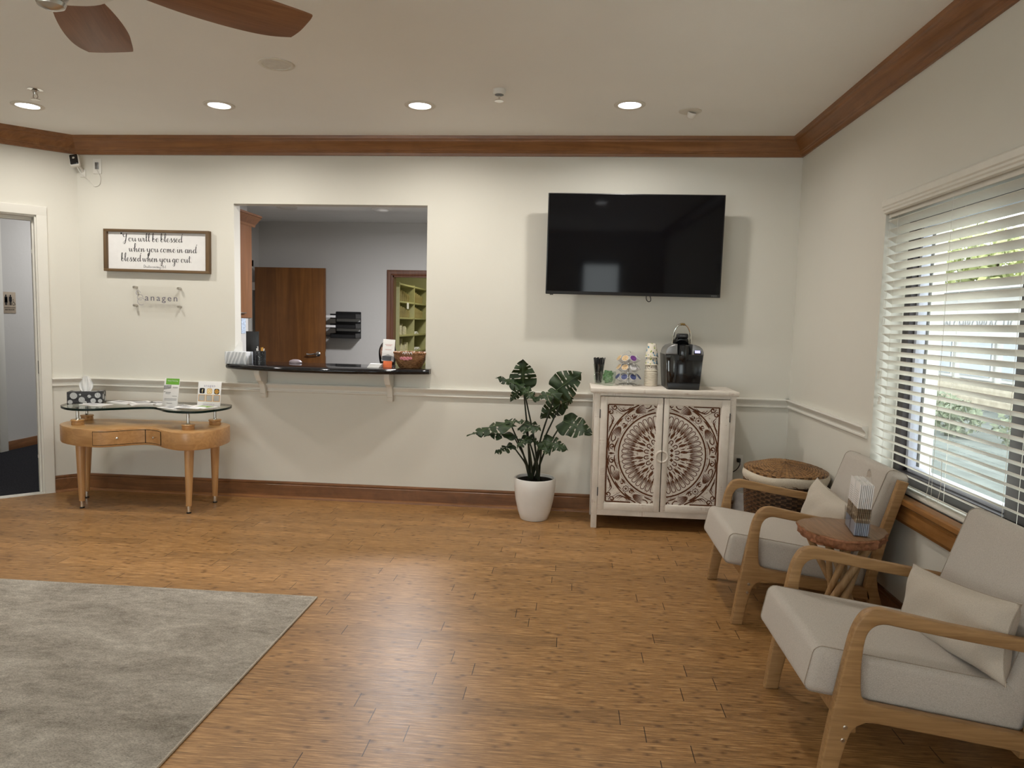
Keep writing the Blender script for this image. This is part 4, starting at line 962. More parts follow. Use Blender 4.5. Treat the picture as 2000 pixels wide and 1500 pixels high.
# stone counter of the reception opening and its two corbels
def ctr_front(x):
    u = (x+2.632)/(2.632-1.058); return -.075-.215*math.sin(PI*max(0, min(1, u)))**.8*1.0
b = MB(); N_ = 40; pr = [(0, 1.004), (-.010, 1.008), (-.017, 1.016), (-.019, 1.024), (-.016, 1.033), (-.008, 1.040), (0, 1.042)]
xs = [-2.632+(1.574)*i/N_ for i in range(N_+1)]
vs = []; m_ = len(pr)
for x in xs:
    y = ctr_front(x); e = 0.0
    vs += [(x, y+p[0]+.019, p[1]) for p in pr]+[(x, .0, 1.042), (x, .0, 1.004)]
fsx = []
mm = m_+2
for i in range(N_):
    for j in range(mm): fsx.append((i*mm+j, i*mm+(j+1) % mm, (i+1)*mm+(j+1) % mm, (i+1)*mm+j))
fsx += [tuple(range(mm)), tuple(N_*mm+j for j in range(mm))[::-1]]
b.add(vs, fsx); b.box(OX0+.002, OX1-.002, -.002, .30, 1.004, 1.042)
tag(b.build('countertop', M['granite'], None, 35), 'black granite counter with a bowed front edge in the reception opening', 'countertop')
COR = [(0, 1.003), (.150, 1.003), (.152, .985), (.146, .965), (.130, .950), (.122, .935), (.118, .922), (.098, .915), (.078, .905), (.060, .885), (.050, .862), (.046, .838), (.046, .822), (.040, .816), (.040, .795), (.034, .785), (0, .785)]
for x, lb in ((-2.355, 'white scrolled corbel under the left part of the stone counter'), (-1.362, 'white scrolled corbel under the right end of the stone counter')):
    o = MB().prism(COR, lambda a, z, d: (d, -a, z), x-.021, x+.021, .003).build('corbel', M['trim_white'], None, 30); tag(o, lb, 'corbel', 'counter corbels')

# lower outlet behind the cabinet with black plug and cord
o2 = thing('wall_outlet', 'cream wall outlet with a black plug, right of the carved cabinet', 'outlet', (1.243, 0, .418), 0, 'wall outlets')
MB().box(-.036, .036, -.006, -.0005, -.058, .058, .003).build('plate', M['white'], o2)
b = MB(); b.box(-.012, .014, -.034, -.006, .004, .034, .004); b.tube(crom([(0, -.034, .018), (.004, -.045, -.01), (-.03, -.05, -.055), (-.09, -.045, -.075), (-.16, -.04, -.08)], 5), .0035, 7)
b.build('plug_cord', M['black'], o2)

# ================================================================== POTTED MONSTERA
PXC, PYC = -.237, -.262
pt = thing('potted_plant', 'artificial monstera with split leaves in a tapered white pot', 'potted plant', (PXC, PYC, 0))
MB().lathe([(0, 0), (.094, 0), (.099, .004), (.118, .06), (.136, .14), (.147, .22), (.151, .296), (.149, .300), (.138, .300), (.137, .290), (.134, .26), (0, .26)], 48).build('pot', M['pot'], pt)
b = MB(); b.grid(lambda u, v: (.1365*v*math.cos(2*PI*u), .1365*v*math.sin(2*PI*u), .280+.012*math.sin(31*u*v+9*v)*v*(1-v)*2+.008*(1-v)), 36, 8, cu=True); b.build('soil', M['soil'], pt)
def leaf_mesh(L, Wd, seed, droop=.25, fold=.18):
    q = random.Random(seed)
    slits = {sg: [(t0+q.uniform(-.02, .02), q.uniform(.34, .58), q.uniform(.008, .020)) for t0 in (.36, .53, .68, .82)] for sg in (-1, 1)}
    holes = {sg: [(t0+q.uniform(-.02, .02), .26+q.uniform(-.04, .05)) for t0 in (.37, .52)] for sg in (-1, 1)}
    def pos(u, v):
        t = u; s_ = (2*v-1); a = abs(s_)
        w = (math.sin(PI*min(1, (t*.90+.10))**.80))**.75 if t < 1 else 0
        w = max(w, 0)*(1-.25*t)
        al = t*L+a*(.42*(t-.52))*L*.62*(1 if t > .0 else 1)
        wav = .012*math.sin(t*17+s_*2+seed)*a
        z = -droop*L*(t**2)+fold*Wd*(a**1.5)*w*(-1)+wav
        return (al, s_*w*Wd, z)
    def skip(u, v):
        s_ = 2*v-1; sg = 1 if s_ > 0 else -1; a = abs(s_)
        for t0, a0, hw in slits[sg]:
            if a > a0 and abs(u-t0) < hw*((a-a0)/(1-a0))**.6+.004: return True
        for t0, a0 in holes[sg]:
            if ((u-t0)/.022)**2+((a-a0)/.10)**2 < 1: return True
        return False
    b = MB(); b.grid(pos, 90, 41, skip=skip); v = MB()
    v.tube([Vector(pos(t/14, .5))+Vector((0, 0, .0012)) for t in range(14)], [.0022*(1-t/16) for t in range(14)], 5); return b, v
def put_leaf(base, tip, nrm, Wd, seed, droop=.2, fold=.18, stem=True, lab=None, sbase=None):
    B = Vector(base)-Vector((PXC, PYC, 0)); Tp = Vector(tip)-Vector((PXC, PYC, 0)); ax = (Tp-B); L = ax.length; ax.normalize()
    n = Vector(nrm); n = (n-ax*n.dot(ax)).normalized(); sd = n.cross(ax)
    b, v = leaf_mesh(L, Wd, seed, droop, fold)
    dr = droop*L; ax2 = (Tp+n*dr-B).normalized(); n2 = (n-ax2*n.dot(ax2)).normalized(); sd = n2.cross(ax2)
    X = Matrix.Identity(4)
    for i in range(3): X[i][0] = ax2[i]; X[i][1] = sd[i]; X[i][2] = n2[i]; X[i][3] = B[i]
    for m_ in (b, v): m_.v = [tuple(X @ Vector(p)) for p in m_.v]
    lf = b.build('leaf', M['leaf'], pt, 60); v.build('midrib', M['vein'], lf)
    if stem:
        q = random.Random(seed+50); s0 = Vector(sbase) if sbase else Vector((q.uniform(-.045, .045)+B.x*.10, q.uniform(-.03, .03), .272))
        m1 = s0.lerp(B, .5)+Vector((-(B.x-s0.x)*.10, 0, .03*abs(B.x)*2)); P = crom([s0, s0.lerp(m1, .5)+Vector((0, 0, .01)), m1, m1.lerp(B, .55), B], 4)
        MB().tube(P, [.0085-.0040*i/(len(P)-1) for i in range(len(P))], 8).build('stem', M['stem'], pt)
put_leaf((-.337, -.275, .955), (-.344, -.31, 1.128), (.12, -1, .2), .108, 1, .12, .12)
put_leaf((-.335, -.305, .958), (-.508, -.345, 1.012), (.25, -.55, .8), .062, 2, .05, .2)
put_leaf((-.325, -.31, .945), (-.245, -.345, .868), (.5, -.7, .5), .055, 3, .1, .2, False)
put_leaf((-.345, -.30, .955), (-.415, -.33, .862), (-.2, -1, .1), .048, 4, .1, .1, False)
put_leaf((-.100, -.285, .935), (.052, -.325, 1.052), (-.12, -1, .25), .118, 5, .12, .12)
put_leaf((-.090, -.32, .930), (-.232, -.375, .880), (.1, -.5, .85), .062, 6, .15, .2, False)
put_leaf((-.070, -.18, .83), (-.200, -.155, .728), (.3, -1, -.1), .088, 7, .05, .1)
put_leaf((-.060, -.20, .84), (.010, -.16, .862), (.1, -.9, -.3), .07, 8, .05, .1, False)
put_leaf((-.047, -.275, .716), (.136, -.345, .652), (.12, -.8, .6), .108, 9, .1, .15)
put_leaf((-.425, -.30, .700), (-.690, -.37, .612), (.12, -.22, .95), .095, 10, .10, .25)
put_leaf((-.460, -.285, .698), (-.330, -.33, .712), (0, -.3, .95), .055, 11, .05, .2, False)
put_leaf((-.328, -.30, .692), (-.214, -.37, .662), (.2, -.55, .8), .085, 12, .15, .25)
put_leaf((-.400, -.31, .613), (-.632, -.345, .608), (0, -.22, .97), .066, 13, .06, .25)
put_leaf((-.402, -.32, .540), (-.508, -.365, .490), (0, -.3, .95), .055, 14, .1, .25)
put_leaf((-.294, -.33, .605), (-.350, -.41, .545), (-.2, -.5, .8), .055, 15, .1, .25)
put_leaf((-.290, -.31, .602), (-.226, -.34, .566), (.2, -.5, .8), .05, 16, .1, .25, False)
put_leaf((-.181, -.30, .578), (-.028, -.37, .534), (.1, -.75, .6), .072, 17, .12, .2)
put_leaf((-.190, -.31, .572), (-.140, -.41, .505), (.1, -.6, .7), .055, 18, .1, .25)

# ================================================================== ON THE CARVED CABINET
TZ = .9765
# coffee maker
km = thing('coffee_maker', 'black and silver single cup coffee maker with its handle raised', 'coffee maker', (.763, -.235, TZ))
b = MB()
def kb(u, v, y):  # front outline
    return None
SIDE = [(-.1175, 0), (-.127, .06), (-.1285, .235), (-.125, .262), (-.112, .283), (-.085, .300), (-.05, .306), (.05, .306), (.085, .300), (.112, .283), (.125, .262), (.1285, .235), (.127, .06), (.1175, 0)]
BLK = [(-.108, 0), (-.113, .05), (-.127, .238), (.127, .238), (.113, .05), (.108, 0)]
MB().prism(BLK, lambda a, z, d: (a, d, z), -.155, .165, .006).build('body', M['black'], km)
HOOD = [(-.1285, .236), (-.127, .256), (-.118, .278), (-.10, .295), (-.07, .306), (-.05, .309), (.05, .309), (.07, .306), (.10, .295), (.118, .278), (.127, .256), (.1285, .236)]
for sg in (-1, 1):
    hd = [(a, z) for a, z in HOOD if a*sg > .03]+[(sg*.046, .236)]
    MB().prism(hd if sg > 0 else hd, lambda a, z, d: (a, d, z), -.160, .12, .008, 3).build('hood_side', M['silver'], km)
MB().prism([(-.112, .046), (-.062, .046), (-.062, .232), (-.124, .232)], lambda a, z, d: (a, d, z), -.163, -.10, .004).build('water_tank', glass('smoke_tank', (.22, .22, .26, 1), .3), km)
MB().prism([(-.055, .046), (.108, .046), (.120, .20), (-.055, .20)], lambda a, z, d: (a, d, z), -.163, -.15, .003).build('front_panel', M['black_gloss'], km)
MB().box(-.106, .106, -.172, -.12, .004, .046, .006).build('drip_tray', M['black'], km)
b = MB(); b.lathe([(0, .17), (.040, .172), (.050, .19), (.052, .262), (.044, .30), (0, .31)], 28, (-.005, -.115, 0)); b.build('brew_head', M['black_gloss'], km)
b = MB(); b.X = Matrix.Translation((-.005, -.02, .30)) @ Matrix.Rotation(-.95, 4, 'X')
b.lathe([(0, .0), (.040, .0), (.052, .01), (.056, .028), (.050, .044), (.036, .050), (.036, .072), (.034, .080), (0, .082)], 30); lid = b.build('raised_lid', M['black_gloss'], km)
MB().box(-.046, .036, -.065, -.03, .345, .380, .012, 3).build('lid_cap', M['black'], km)
b = text_mesh('KEURIG', .0115, lambda a, z, d: (a, -d, z), .066, 1.0, 'CENTER'); b.v = [(v[0]-.005, v[1], v[2]+.360) for v in b.v]; b.build('logo', M['silver'], km, smooth=False)
b = MB(); HP = crom([(-.066, -.02, .285), (-.064, -.03, .35), (-.056, -.035, .40), (-.034, -.04, .434), (-.005, -.04, .444), (.024, -.04, .434), (.046, -.035, .40), (.054, -.03, .35), (.056, -.02, .285)], 6)
b.tube(HP, .0062, 8); hd = b.build('handle', M['chrome'], km)
b = MB(); b.tube(HP[21:28], .0085, 8); b.build('handle_grip', plain('brass_grip', (.55, .42, .18, 1), .25, .9), hd)
b = MB(); b.X = Matrix.Translation((.084, -.158, .262)) @ Matrix.Rotation(1.2, 4, 'X'); b.box(-.024, .024, -.019, .019, -.010, .0035, .003); cp_ = b.build('control_panel', M['black_gloss'], km)
b = MB(); b.X = Matrix.Translation((.084, -.158, .262)) @ Matrix.Rotation(1.2, 4, 'X'); b.box(-.018, .018, -.014, .006, .003, .0042); b.build('blue_display', emit('blue_display', (.25, .28, .9, 1), .8), cp_, smooth=False)

# nested stack of paper cups
def cup_mat():
    t = NT('patterned_cup').set(.6, 0, .3); v = t.coord((1, 1, 1)); n1 = t.noise(v, 26, 2); n2 = t.noise(v, 40, 3)
    c = t.mix(t.math('GREATER_THAN', n1, .60), lin(226, 218, 202), lin(96, 150, 178)); c = t.mix(t.math('LESS_THAN', n1, .39), c, lin(150, 168, 74)); c = t.mix(t.math('GREATER_THAN', n2, .645), c, lin(34, 34, 44)); t.col(c); return t.m
M['cup_art'] = cup_mat()
def cup_dots():
    t = NT('dotted_cup').set(.6, 0, .3); n2 = t.noise(t.coord(), 150, 2); t.col(t.mix(t.math('GREATER_THAN', n2, .60), lin(226, 218, 202), lin(60, 48, 40))); return t.m
M['cup_dots'] = cup_dots(); M['cup_rim'] = plain('cup_rim_paper', lin(226, 216, 198), .6, 0, .3, .03)
def paper_cup(z, body, lab):
    t = thing('paper_cup', lab, 'paper cup', (.568, -.165, z), 0, 'nested paper cups')
    MB().lathe([(.0465, .004), (.0440, .018), (.0305, .098), (.0295, .1), (0, .1), (0, .098), (.028, .096), (.044, .006)], 30).build('wall', body, t)
    MB().lathe([(.0440, .0), (.0485, .001), (.0490, .004), (.0465, .0065), (.044, .005)], 30).build('rolled_rim', M['cup_rim'], t)
ORD = ['third', 'fourth', 'fifth', 'sixth', 'seventh', 'eighth', 'ninth', 'tenth', 'eleventh', 'twelfth', 'bottom']
zc = TZ+.0
for i in range(10): paper_cup(zc+i*.0105, M['cup_rim'], 'upside down paper cup, %s up from the cabinet top in the nested stack' % (['lowest', 'second', 'third', 'fourth', 'fifth', 'sixth', 'seventh', 'eighth', 'ninth', 'tenth'][i]))
paper_cup(zc+.109, M['cup_dots'], 'paper cup with small dark specks above the plain rims of the stack')
paper_cup(zc+.150, M['cup_art'], 'paper cup with blue and green print, second from the top of the stack')
paper_cup(zc+.204, M['cup_art'], 'paper cup with blue and green print topping the nested stack')

# coffee pod carousel
cc = thing('pod_carousel', 'chrome three tier carousel holding coffee pods', 'pod carousel', (.405, -.165, TZ))
MB().lathe([(0, .0), (.078, .0), (.080, .006), (.072, .012), (.03, .018), (0, .018)], 36).build('base', M['chrome'], cc)
MB().lathe([(0, .015), (.005, .015), (.005, .215), (0, .215)], 12).build('post', M['chrome'], cc)
b = MB(); b.tube([(0+.015*math.cos(a), 0, .228+.018*math.sin(a)) for a in [2*PI*k/20 for k in range(20)]], .0025, 6, closed=True); b.build('top_loop', M['chrome'], cc)
TIER = ((.050, .062), (.118, .056), (.182, .056))
for z, r in TIER:
    b = MB(); b.tube([(r*math.cos(2*PI*k/32), r*math.sin(2*PI*k/32), z+.010) for k in range(32)], .0018, 6, closed=True); b.tube([(r*.62*math.cos(2*PI*k/32), r*.62*math.sin(2*PI*k/32), z-.012) for k in range(32)], .0018, 6, closed=True)
    for k in range(4):
        a = 2*PI*k/4+.3; b.tube([(0, 0, z-.01), (r*.62*math.cos(a), r*.62*math.sin(a), z-.012), (r*math.cos(a), r*math.sin(a), z+.010)], .0015, 5)
    b.build('wire_tier', M['chrome'], cc)
LIDS = {'cream': lin(206, 176, 134), 'purple': lin(112, 64, 132), 'navy': lin(70, 78, 120), 'white': lin(206, 204, 204)}
LM = {k: plain('pod_lid_'+k, c, .35, 0, .4, .35, 120) for k, c in LIDS.items()}; M['pod'] = plain('pod_cup', (.62, .61, .60, 1), .4, 0, .4)
order = [['navy']*8, ['cream', 'cream', 'white', 'white', 'white', 'white', 'white', 'white'], ['cream', 'cream', 'purple', 'white', 'white', 'cream', 'white', 'white']]
tn_ = ['bottom', 'middle', 'top']
for ti, (z, r) in enumerate(TIER):
    for k in range(8):
        a = 2*PI*(k+.5)/8 + PI*1.0
        lab = 'coffee pod with %s foil lid in the %s tier of the carousel' % (order[ti][k], tn_[ti])
        p = thing('coffee_pod', lab, 'coffee pod', (.405+(r+.012)*math.cos(a), -.165+(r+.012)*math.sin(a), TZ+z+.010), 0, 'coffee pods on the carousel')
        X = Matrix.Rotation(a, 4, 'Z') @ Matrix.Rotation(math.radians(52), 4, 'Y')
        b = MB(); b.X = X; b.lathe([(0, -.036), (.0165, -.036), (.0215, .004), (.0255, .006), (.0255, .0085), (0, .0085)], 22); b.build('cup', M['pod'], p)
        b = MB(); b.X = X; b.lathe([(0, .0088), (.0228, .0088), (.0228, .0094), (0, .0094)], 22); li = b.build('lid', LM[order[ti][k]], p)

# glass jar of black stirrers, glass mug of green packets
jr = thing('glass_jar', 'clear flared glass full of black stirrers, leftmost on the cabinet top', 'glass', (.198, -.135, TZ))
MB().lathe([(0, 0), (.026, 0), (.028, .004), (.030, .05), (.040, .145), (.0385, .145), (.0285, .05), (.0265, .008), (0, .008)], 28).build('glass', M['glass'], jr)
for k in range(36):
    a = 2*PI*k*.382; r0 = .018*math.sqrt((k+.5)/36); r1 = .042*math.sqrt((k+.5)/36)
    o = MB().tube([(r0*math.cos(a), r0*math.sin(a), .010), (r1*math.cos(a), r1*math.sin(a), .188+.006*math.sin(k*2.1))], .0029, 6).build('coffee_stirrer', M['black'], None)
    o.location = (.198, -.135, TZ); tag(o, 'black plastic coffee stirrer standing in the flared glass', 'stirrer', 'black stirrers in the glass')
mg = thing('glass_mug', 'clear glass mug holding green tea packets, before the stirrer glass', 'mug', (.262, -.215, TZ))
MB().lathe([(0, 0), (.035, 0), (.044, .010), (.054, .04), (.056, .098), (.054, .099), (.052, .042), (.042, .014), (0, .010)], 32).build('cup', M['glass'], mg)
b = MB(); b.tube(crom([(-.052, 0, .082), (-.082, 0, .088), (-.098, -.004, .062), (-.088, -.004, .034), (-.05, 0, .022)], 5), .005, 8); b.build('handle', M['glass'], mg)
M['packet'] = plain('green_packet', lin(88, 124, 84), .5, 0, .3, .75, 70)
for k in range(7):
    q = random.Random(k+4); o = MB().box(-.026, .026, -.002, .002, -.033, .033, .001).build('tea_packet', M['packet'], None)
    o.location = (.262+q.uniform(-.010, .010), -.215+(-.018+.006*k), TZ+.050+q.uniform(0, .022)); o.rotation_euler = (q.uniform(-.12, .12), q.uniform(-.4, .4), q.uniform(-.2, .2))
    tag(o, 'green tea packet tucked in the clear glass mug', 'tea packet', 'green tea packets in the glass mug')

# ================================================================== ON THE CONSOLE TABLE
def tissue_box(name, label, loc, rz, L, D, H, mat):
    t = thing(name, label, 'tissue box', loc, rz, 'tissue boxes')
    MB().box(-L/2, L/2, -D/2, D/2, 0, H, .002).build('carton', mat, t); return t
tb = tissue_box('tissue_box', 'charcoal tissue box with silver dots on the glass top', (-3.600, -.30, GZ), .40, .232, .115, .088, M['dotbox'])
b = MB(); fF = lambda a, z, d: (a, -.0575-d, z); fS = lambda a, z, d: (-.116-d, -a, z); fT = lambda a, y, d: (a, y, .088+d)
fE = lambda a, z, d: (.116+d, a, z)
for x, z, r in ((-.072, .060, .024), (-.02, .030, .021), (.03, .055, .012), (-.095, .014, .016), (.055, .022, .018), (.085, .062, .020), (.10, .02, .014), (-.03, .068, .007), (.0, .008, .014)):
    P_ = [(x+r*math.cos(2*PI*k/20), z+r*math.sin(2*PI*k/20)) for k in range(20)]; P_ = [(max(-.115, min(.115, a)), max(.001, min(.087, c))) for a, c in P_]; b.add([fF(a, c, .0006) for a, c in P_], [tuple(range(20))])
for x, z, r in ((-.03, .05, .022), (.03, .03, .02), (.005, .075, .01)):
    P_ = [(max(-.057, min(.057, x+r*math.cos(2*PI*k/20))), max(.001, min(.087, z+r*math.sin(2*PI*k/20)))) for k in range(20)]; b.add([fS(a, c, .0006) for a, c in P_], [tuple(range(20))]); b.add([fE(a, c, .0006) for a, c in P_], [tuple(range(20))])
for x, z, r in ((-.07, .02, .024), (.05, -.01, .026), (.0, .03, .014), (.09, .035, .016)): disc(b, x, z, r, fT, .0006)
b.build('silver_dots', M['dot'], tb, smooth=False)
b = MB()
for ph, dy in ((0, -.010), (1.3, .010)):
    b.grid(lambda u, v: ((2*u-1)*(.022+.024*math.sin(PI*min(1, v*.78+.08)))*(1-.35*max(0, v-.75)*4*abs(2*u-1)), dy*(1-v*.5)+.008*math.sin(5*PI*u+ph)*(.4+v), .086+.118*v*(1-.22*(2*u-1)**2)+.004*math.sin(7*u+ph)*v), 28, 12)
b.build('tissue', M['tissue'], tb, 60)
def sheet(name, label, x, y, z, w, h, rz, mat, n=1, th=.0012, group='brochures on the glass top', rot=None):
    b = MB(); b.box(-w/2, w/2, -h/2, h/2, 0, th, 0); o = b.build(name, mat, None, smooth=False); o.location = (x, y, z); o.rotation_euler = rot or (0, 0, rz); tag(o, label, 'leaflet', group); return o
def print_block(o, w, h, z, seed=0, col='paper_grey'):
    b = MB(); rect(b, -w*.32, w*.30, -h*.05, h*.38, lambda a, c, d: (a, c, d), z+.0004)
    for i in range(3): rect(b, -w*.36, w*.3, -h*(.16+.09*i)-.003, -h*(.16+.09*i)+.003, lambda a, c, d: (a, c, d), z+.0004)
    b.build('printing', M[col], o, smooth=False)
for i, (x, y, w, h, rz, k, lb) in enumerate(((-3.46, -.40, .10, .21, 1.35, 2, 'leaflet lying before the dotted tissue box on the glass'), (-3.36, -.24, .10, .22, 1.2, 3, 'pinkish white leaflet right of the dotted tissue box'),
        (-3.20, -.27, .14, .20, .7, 6, 'white brochure pile with dark print, mid glass top'), (-3.06, -.24, .10, .21, 1.1, 4, 'white leaflet just right of the middle brochure pile'))):
    for j in range(min(k, 4)):
        o = sheet('leaflet', lb if j == min(k, 4)-1 else lb.replace('leaflet', 'lower leaflet', 1).replace('brochure pile', 'lower brochure'), x+.004*j, y+.003*j, GZ+.0004+.003*j, w, h, rz+.05*j, M['paper'], th=.0026)
        if j == min(k, 4)-1: print_block(o, w, h, .0026)
for i, (x, y, w, h, rz, mt, lb) in enumerate(((-2.84, -.44, .11, .21, 1.15, 'paper', 'grey and white folder under the green headed flyer'), (-2.80, -.36, .10, .21, .95, 'paper', 'white leaflet angled between the flyer and the icon card'), (-2.66, -.40, .13, .20, 1.2, 'paper', 'green and white leaflet in front of the icon card'), (-2.70, -.47, .10, .19, 1.45, 'paper', 'leaflet at the front right rim of the glass top'))):
    for j in range(2):
        o = sheet('leaflet', lb if j else lb.replace('leaflet', 'lower leaflet').replace('folder', 'lower folder'), x, y, GZ+.0006+.0065*i*.6+.003*j, w, h, rz+.06*j, M[mt], th=.0026)
    if i == 2:
        b = MB(); rect(b, -w*.2, w*.4, -h*.4, h*.2, lambda a, c, d: (a, c, d), .003); b.build('printing', plain('green_print', lin(120, 160, 70), .7), o, smooth=False)
    else: print_block(o, w, h, .0026)
# green headed flyer in a tilted holder
fl = thing('flyer_stand', 'tall white flyer with a green header standing on the glass top', 'flyer', (-2.905, -.385, GZ), 0, 'standing cards on the console', (-.20, 0, -.06))
cardf = lambda a, z, d: (a, -d, z)
MB().box(-.058, .060, -.002, .002, .006, .212, .0008).build('sheet', M['paper'], fl)
MB().box(-.0605, .0625, -.0045, -.0030, 0, .150, 0).build('holder_front', M['acrylic'], fl, smooth=False)
MB().box(-.0605, .0625, -.0045, .06, 0, .003, 0).build('holder_base', M['acrylic'], fl, smooth=False)
b = MB(); rect(b, -.045, .060, .166, .211, cardf, .0024); hdr = b.build('green_header', plain('flyer_green', lin(112, 176, 62), .6), fl, smooth=False)
b = text_mesh('Patient Financing', .0125, cardf, .0028, 1, 'CENTER'); b.v = [(.007+v[0]*.95, v[1], .190+v[2]) for v in b.v]; b.build('lettering', M['paper'], hdr, smooth=False)
b = MB(); b.add([cardf(-.058, .128, .0024), cardf(-.0, .138, .0024), cardf(.0, .163, .0024), cardf(-.058, .160, .0024)], [(0, 1, 2, 3)]); b.build('photo', M['paper_grey'], fl, smooth=False)
b = MB()
for i, (x0, x1, z) in enumerate(((.012, .052, .148), (.012, .050, .142), (-.04, .0, .110), (-.04, 0, .104), (-.04, -.004, .098), (.014, .05, .082), (-.045, .05, .062), (-.045, .05, .052), (-.025, .02, .030))): rect(b, x0, x1, z-.0012, z+.0012, cardf, .0024)
b.add([cardf(-.052, .108, .0024), cardf(-.042, .112, .0024), cardf(-.050, .116, .0024)], [(0, 1, 2)]); b.build('printing', M['ink_grey'], fl, smooth=False)
# card with social icons
ic = thing('icon_card', 'square white card with three gold and black icons standing on the glass top', 'card', (-2.648, -.31, GZ), 0, 'standing cards on the console', (-.14, 0, -.02))
MB().box(-.089, .089, -.002, .002, .004, .190, .001).build('card', M['paper'], ic)
b = text_mesh('anagen', .026, cardf, .0024, 1.25, 'CENTER'); b.v = [(v[0], v[1], .150+v[2]) for v in b.v]; b.build('heading', M['lav'], ic, smooth=False)
b = text_mesh('connect with us', .0125, cardf, .0024, 1.1, 'CENTER'); b.v = [(v[0], v[1], .018+v[2]) for v in b.v]; b.build('footer', M['lav'], ic, smooth=False)
M['gold'] = plain('gold_print', lin(206, 152, 62), .5); M['cream_print'] = plain('cream_print', lin(240, 222, 170), .6)
b1, b2, b3 = MB(), MB(), MB()
rrect(b1, -.056, .120, .040, .040, .009, cardf, .0023)
b = text_mesh('f', .040, cardf, .0028, 1, 'CENTER'); b3.add([(v[0]-.0545, v[1], .1045+v[2]) for v in b.v], b.f); b5 = MB()
rrect(b2, .001, .118, .040, .040, .010, cardf, .0023); rrect(b3, .001, .118, .031, .031, .008, cardf, .0025)
ribbon(b2, [Vector((.001+.0085*math.cos(2*PI*k/20), .118+.0085*math.sin(2*PI*k/20), 0)) for k in range(21)], lambda u, t: .0032, cardf, .0027); disc(b2, .011, .128, .0018, cardf, .0027)
b4 = MB(); rrect(b4, .057, .117, .040, .040, .012, cardf, .0023); disc(b2, .057, .117, .0165, cardf, .0025)
for z in (.109, .117, .125): rect(b4, .042, .072, z-.0008, z+.0008, cardf, .0027)
for x in (-.056, .001, .058):                   # framed squares under the icons, left blank
    for x0, x1, z0, z1 in ((-.026, .026, .042, .046), (-.026, .026, .088, .092), (-.026, -.022, .042, .092), (.022, .026, .042, .092)): rect(b2, x+x0, x+x1, z0, z1, cardf, .0024)
    rect(b5, x-.022, x+.022, .046, .088, cardf, .0022)
b1.build('black_icon', M['ink'], ic, smooth=False); b4.build('globe_icon', M['ink'], ic, smooth=False); b2.build('gold_print', M['gold'], ic, smooth=False); b3.build('cream_print', M['cream_print'], ic, smooth=False); b5.build('blank_squares', plain('grey_square', (.42, .40, .38, 1), .7), ic, smooth=False)
MB().box(-.06, .06, .0, .05, 0, .003, 0).build('easel_foot', M['acrylic'], ic, smooth=False)

# ================================================================== BESIDE THE CHAIRS
# brochure holder on the slab table
bh = thing('brochure_holder', 'clear acrylic two pocket brochure holder on the slab table', 'brochure holder', (1.212, -2.265, TBZ), math.radians(-10))
MB().box(-.030, .034, -.098, .098, 0, .003).build('base', M['acrylic'], bh, smooth=False)
b = MB(); HB = [(-.098, .0), (.098, 0), (.098, .205)]+[(.0+.05*math.cos(a), .205+.06*math.sin(a)) for a in [PI*k/12 for k in range(13)]]+[(-.098, .205)]
b.prism(HB, lambda y, z, d: (d+.07*z*.28, y, z), .030, .033); b.build('back_plate', M['acrylic'], bh, smooth=False)
MB().box(-.031, -.028, -.098, .098, 0, .085).build('front_plate', M['acrylic'], bh, smooth=False)
for y in (-.0985, 0, .0985): MB().box(-.030, .032, y-.0012, y+.0012, 0, .16).build('divider', M['acrylic'], bh, smooth=False)
def broch_mat():
    t = NT('brochure_cover').set(.5, 0, .35); tc = t.n('ShaderNodeTexCoord'); sp = t.n('ShaderNodeSeparateXYZ'); t.l(tc.outputs['Object'], sp.inputs[0]); z = sp.outputs[2]
    n1 = t.noise(t.coord((1, 1, 1)), 70, 5, .7); photo = t.ramp(n1, [(.36, lin(48, 38, 30)), (.5, lin(120, 100, 76)), (.64, lin(190, 180, 160))])
    lines = t.math('GREATER_THAN', t.math('SINE', t.math('MULTIPLY', z, 720)), .55); yy = sp.outputs[1]
    lines = t.math('MULTIPLY', lines, t.math('LESS_THAN', t.math('ABSOLUTE', yy), .030)); lines = t.math('MULTIPLY', lines, t.math('LESS_THAN', z, .185))
    text = t.mix(t.math('MULTIPLY', lines, .55), lin(222, 218, 216), lin(90, 86, 92))
    c = t.mix(t.math('LESS_THAN', z, .112), text, photo); c = t.mix(t.math('LESS_THAN', z, .052), c, lin(150, 160, 178)); t.col(c); return t.m
M['brochure'] = broch_mat()
for pk, y in ((0, -.0495), (1, .0495)):
    for k in range(8):
        o = MB().box(-.0022, .0022, -.0445, .0445, 0, .212-.0012*((k*5) % 3), .0004).build('brochure', M['brochure'], None)
        o.parent = None; m_ = Matrix.Translation((1.212, -2.265, TBZ+.0045)) @ Matrix.Rotation(math.radians(-10), 4, 'Z') @ Matrix.Translation((-.0255+.0068*k, y, 0)) @ Matrix.Rotation(.06, 4, 'Y')
        o.matrix_world = m_
        tag(o, 'folded brochure in the %s pocket of the acrylic holder' % ('near' if pk == 0 else 'far'), 'brochure', 'brochures in the acrylic holder')

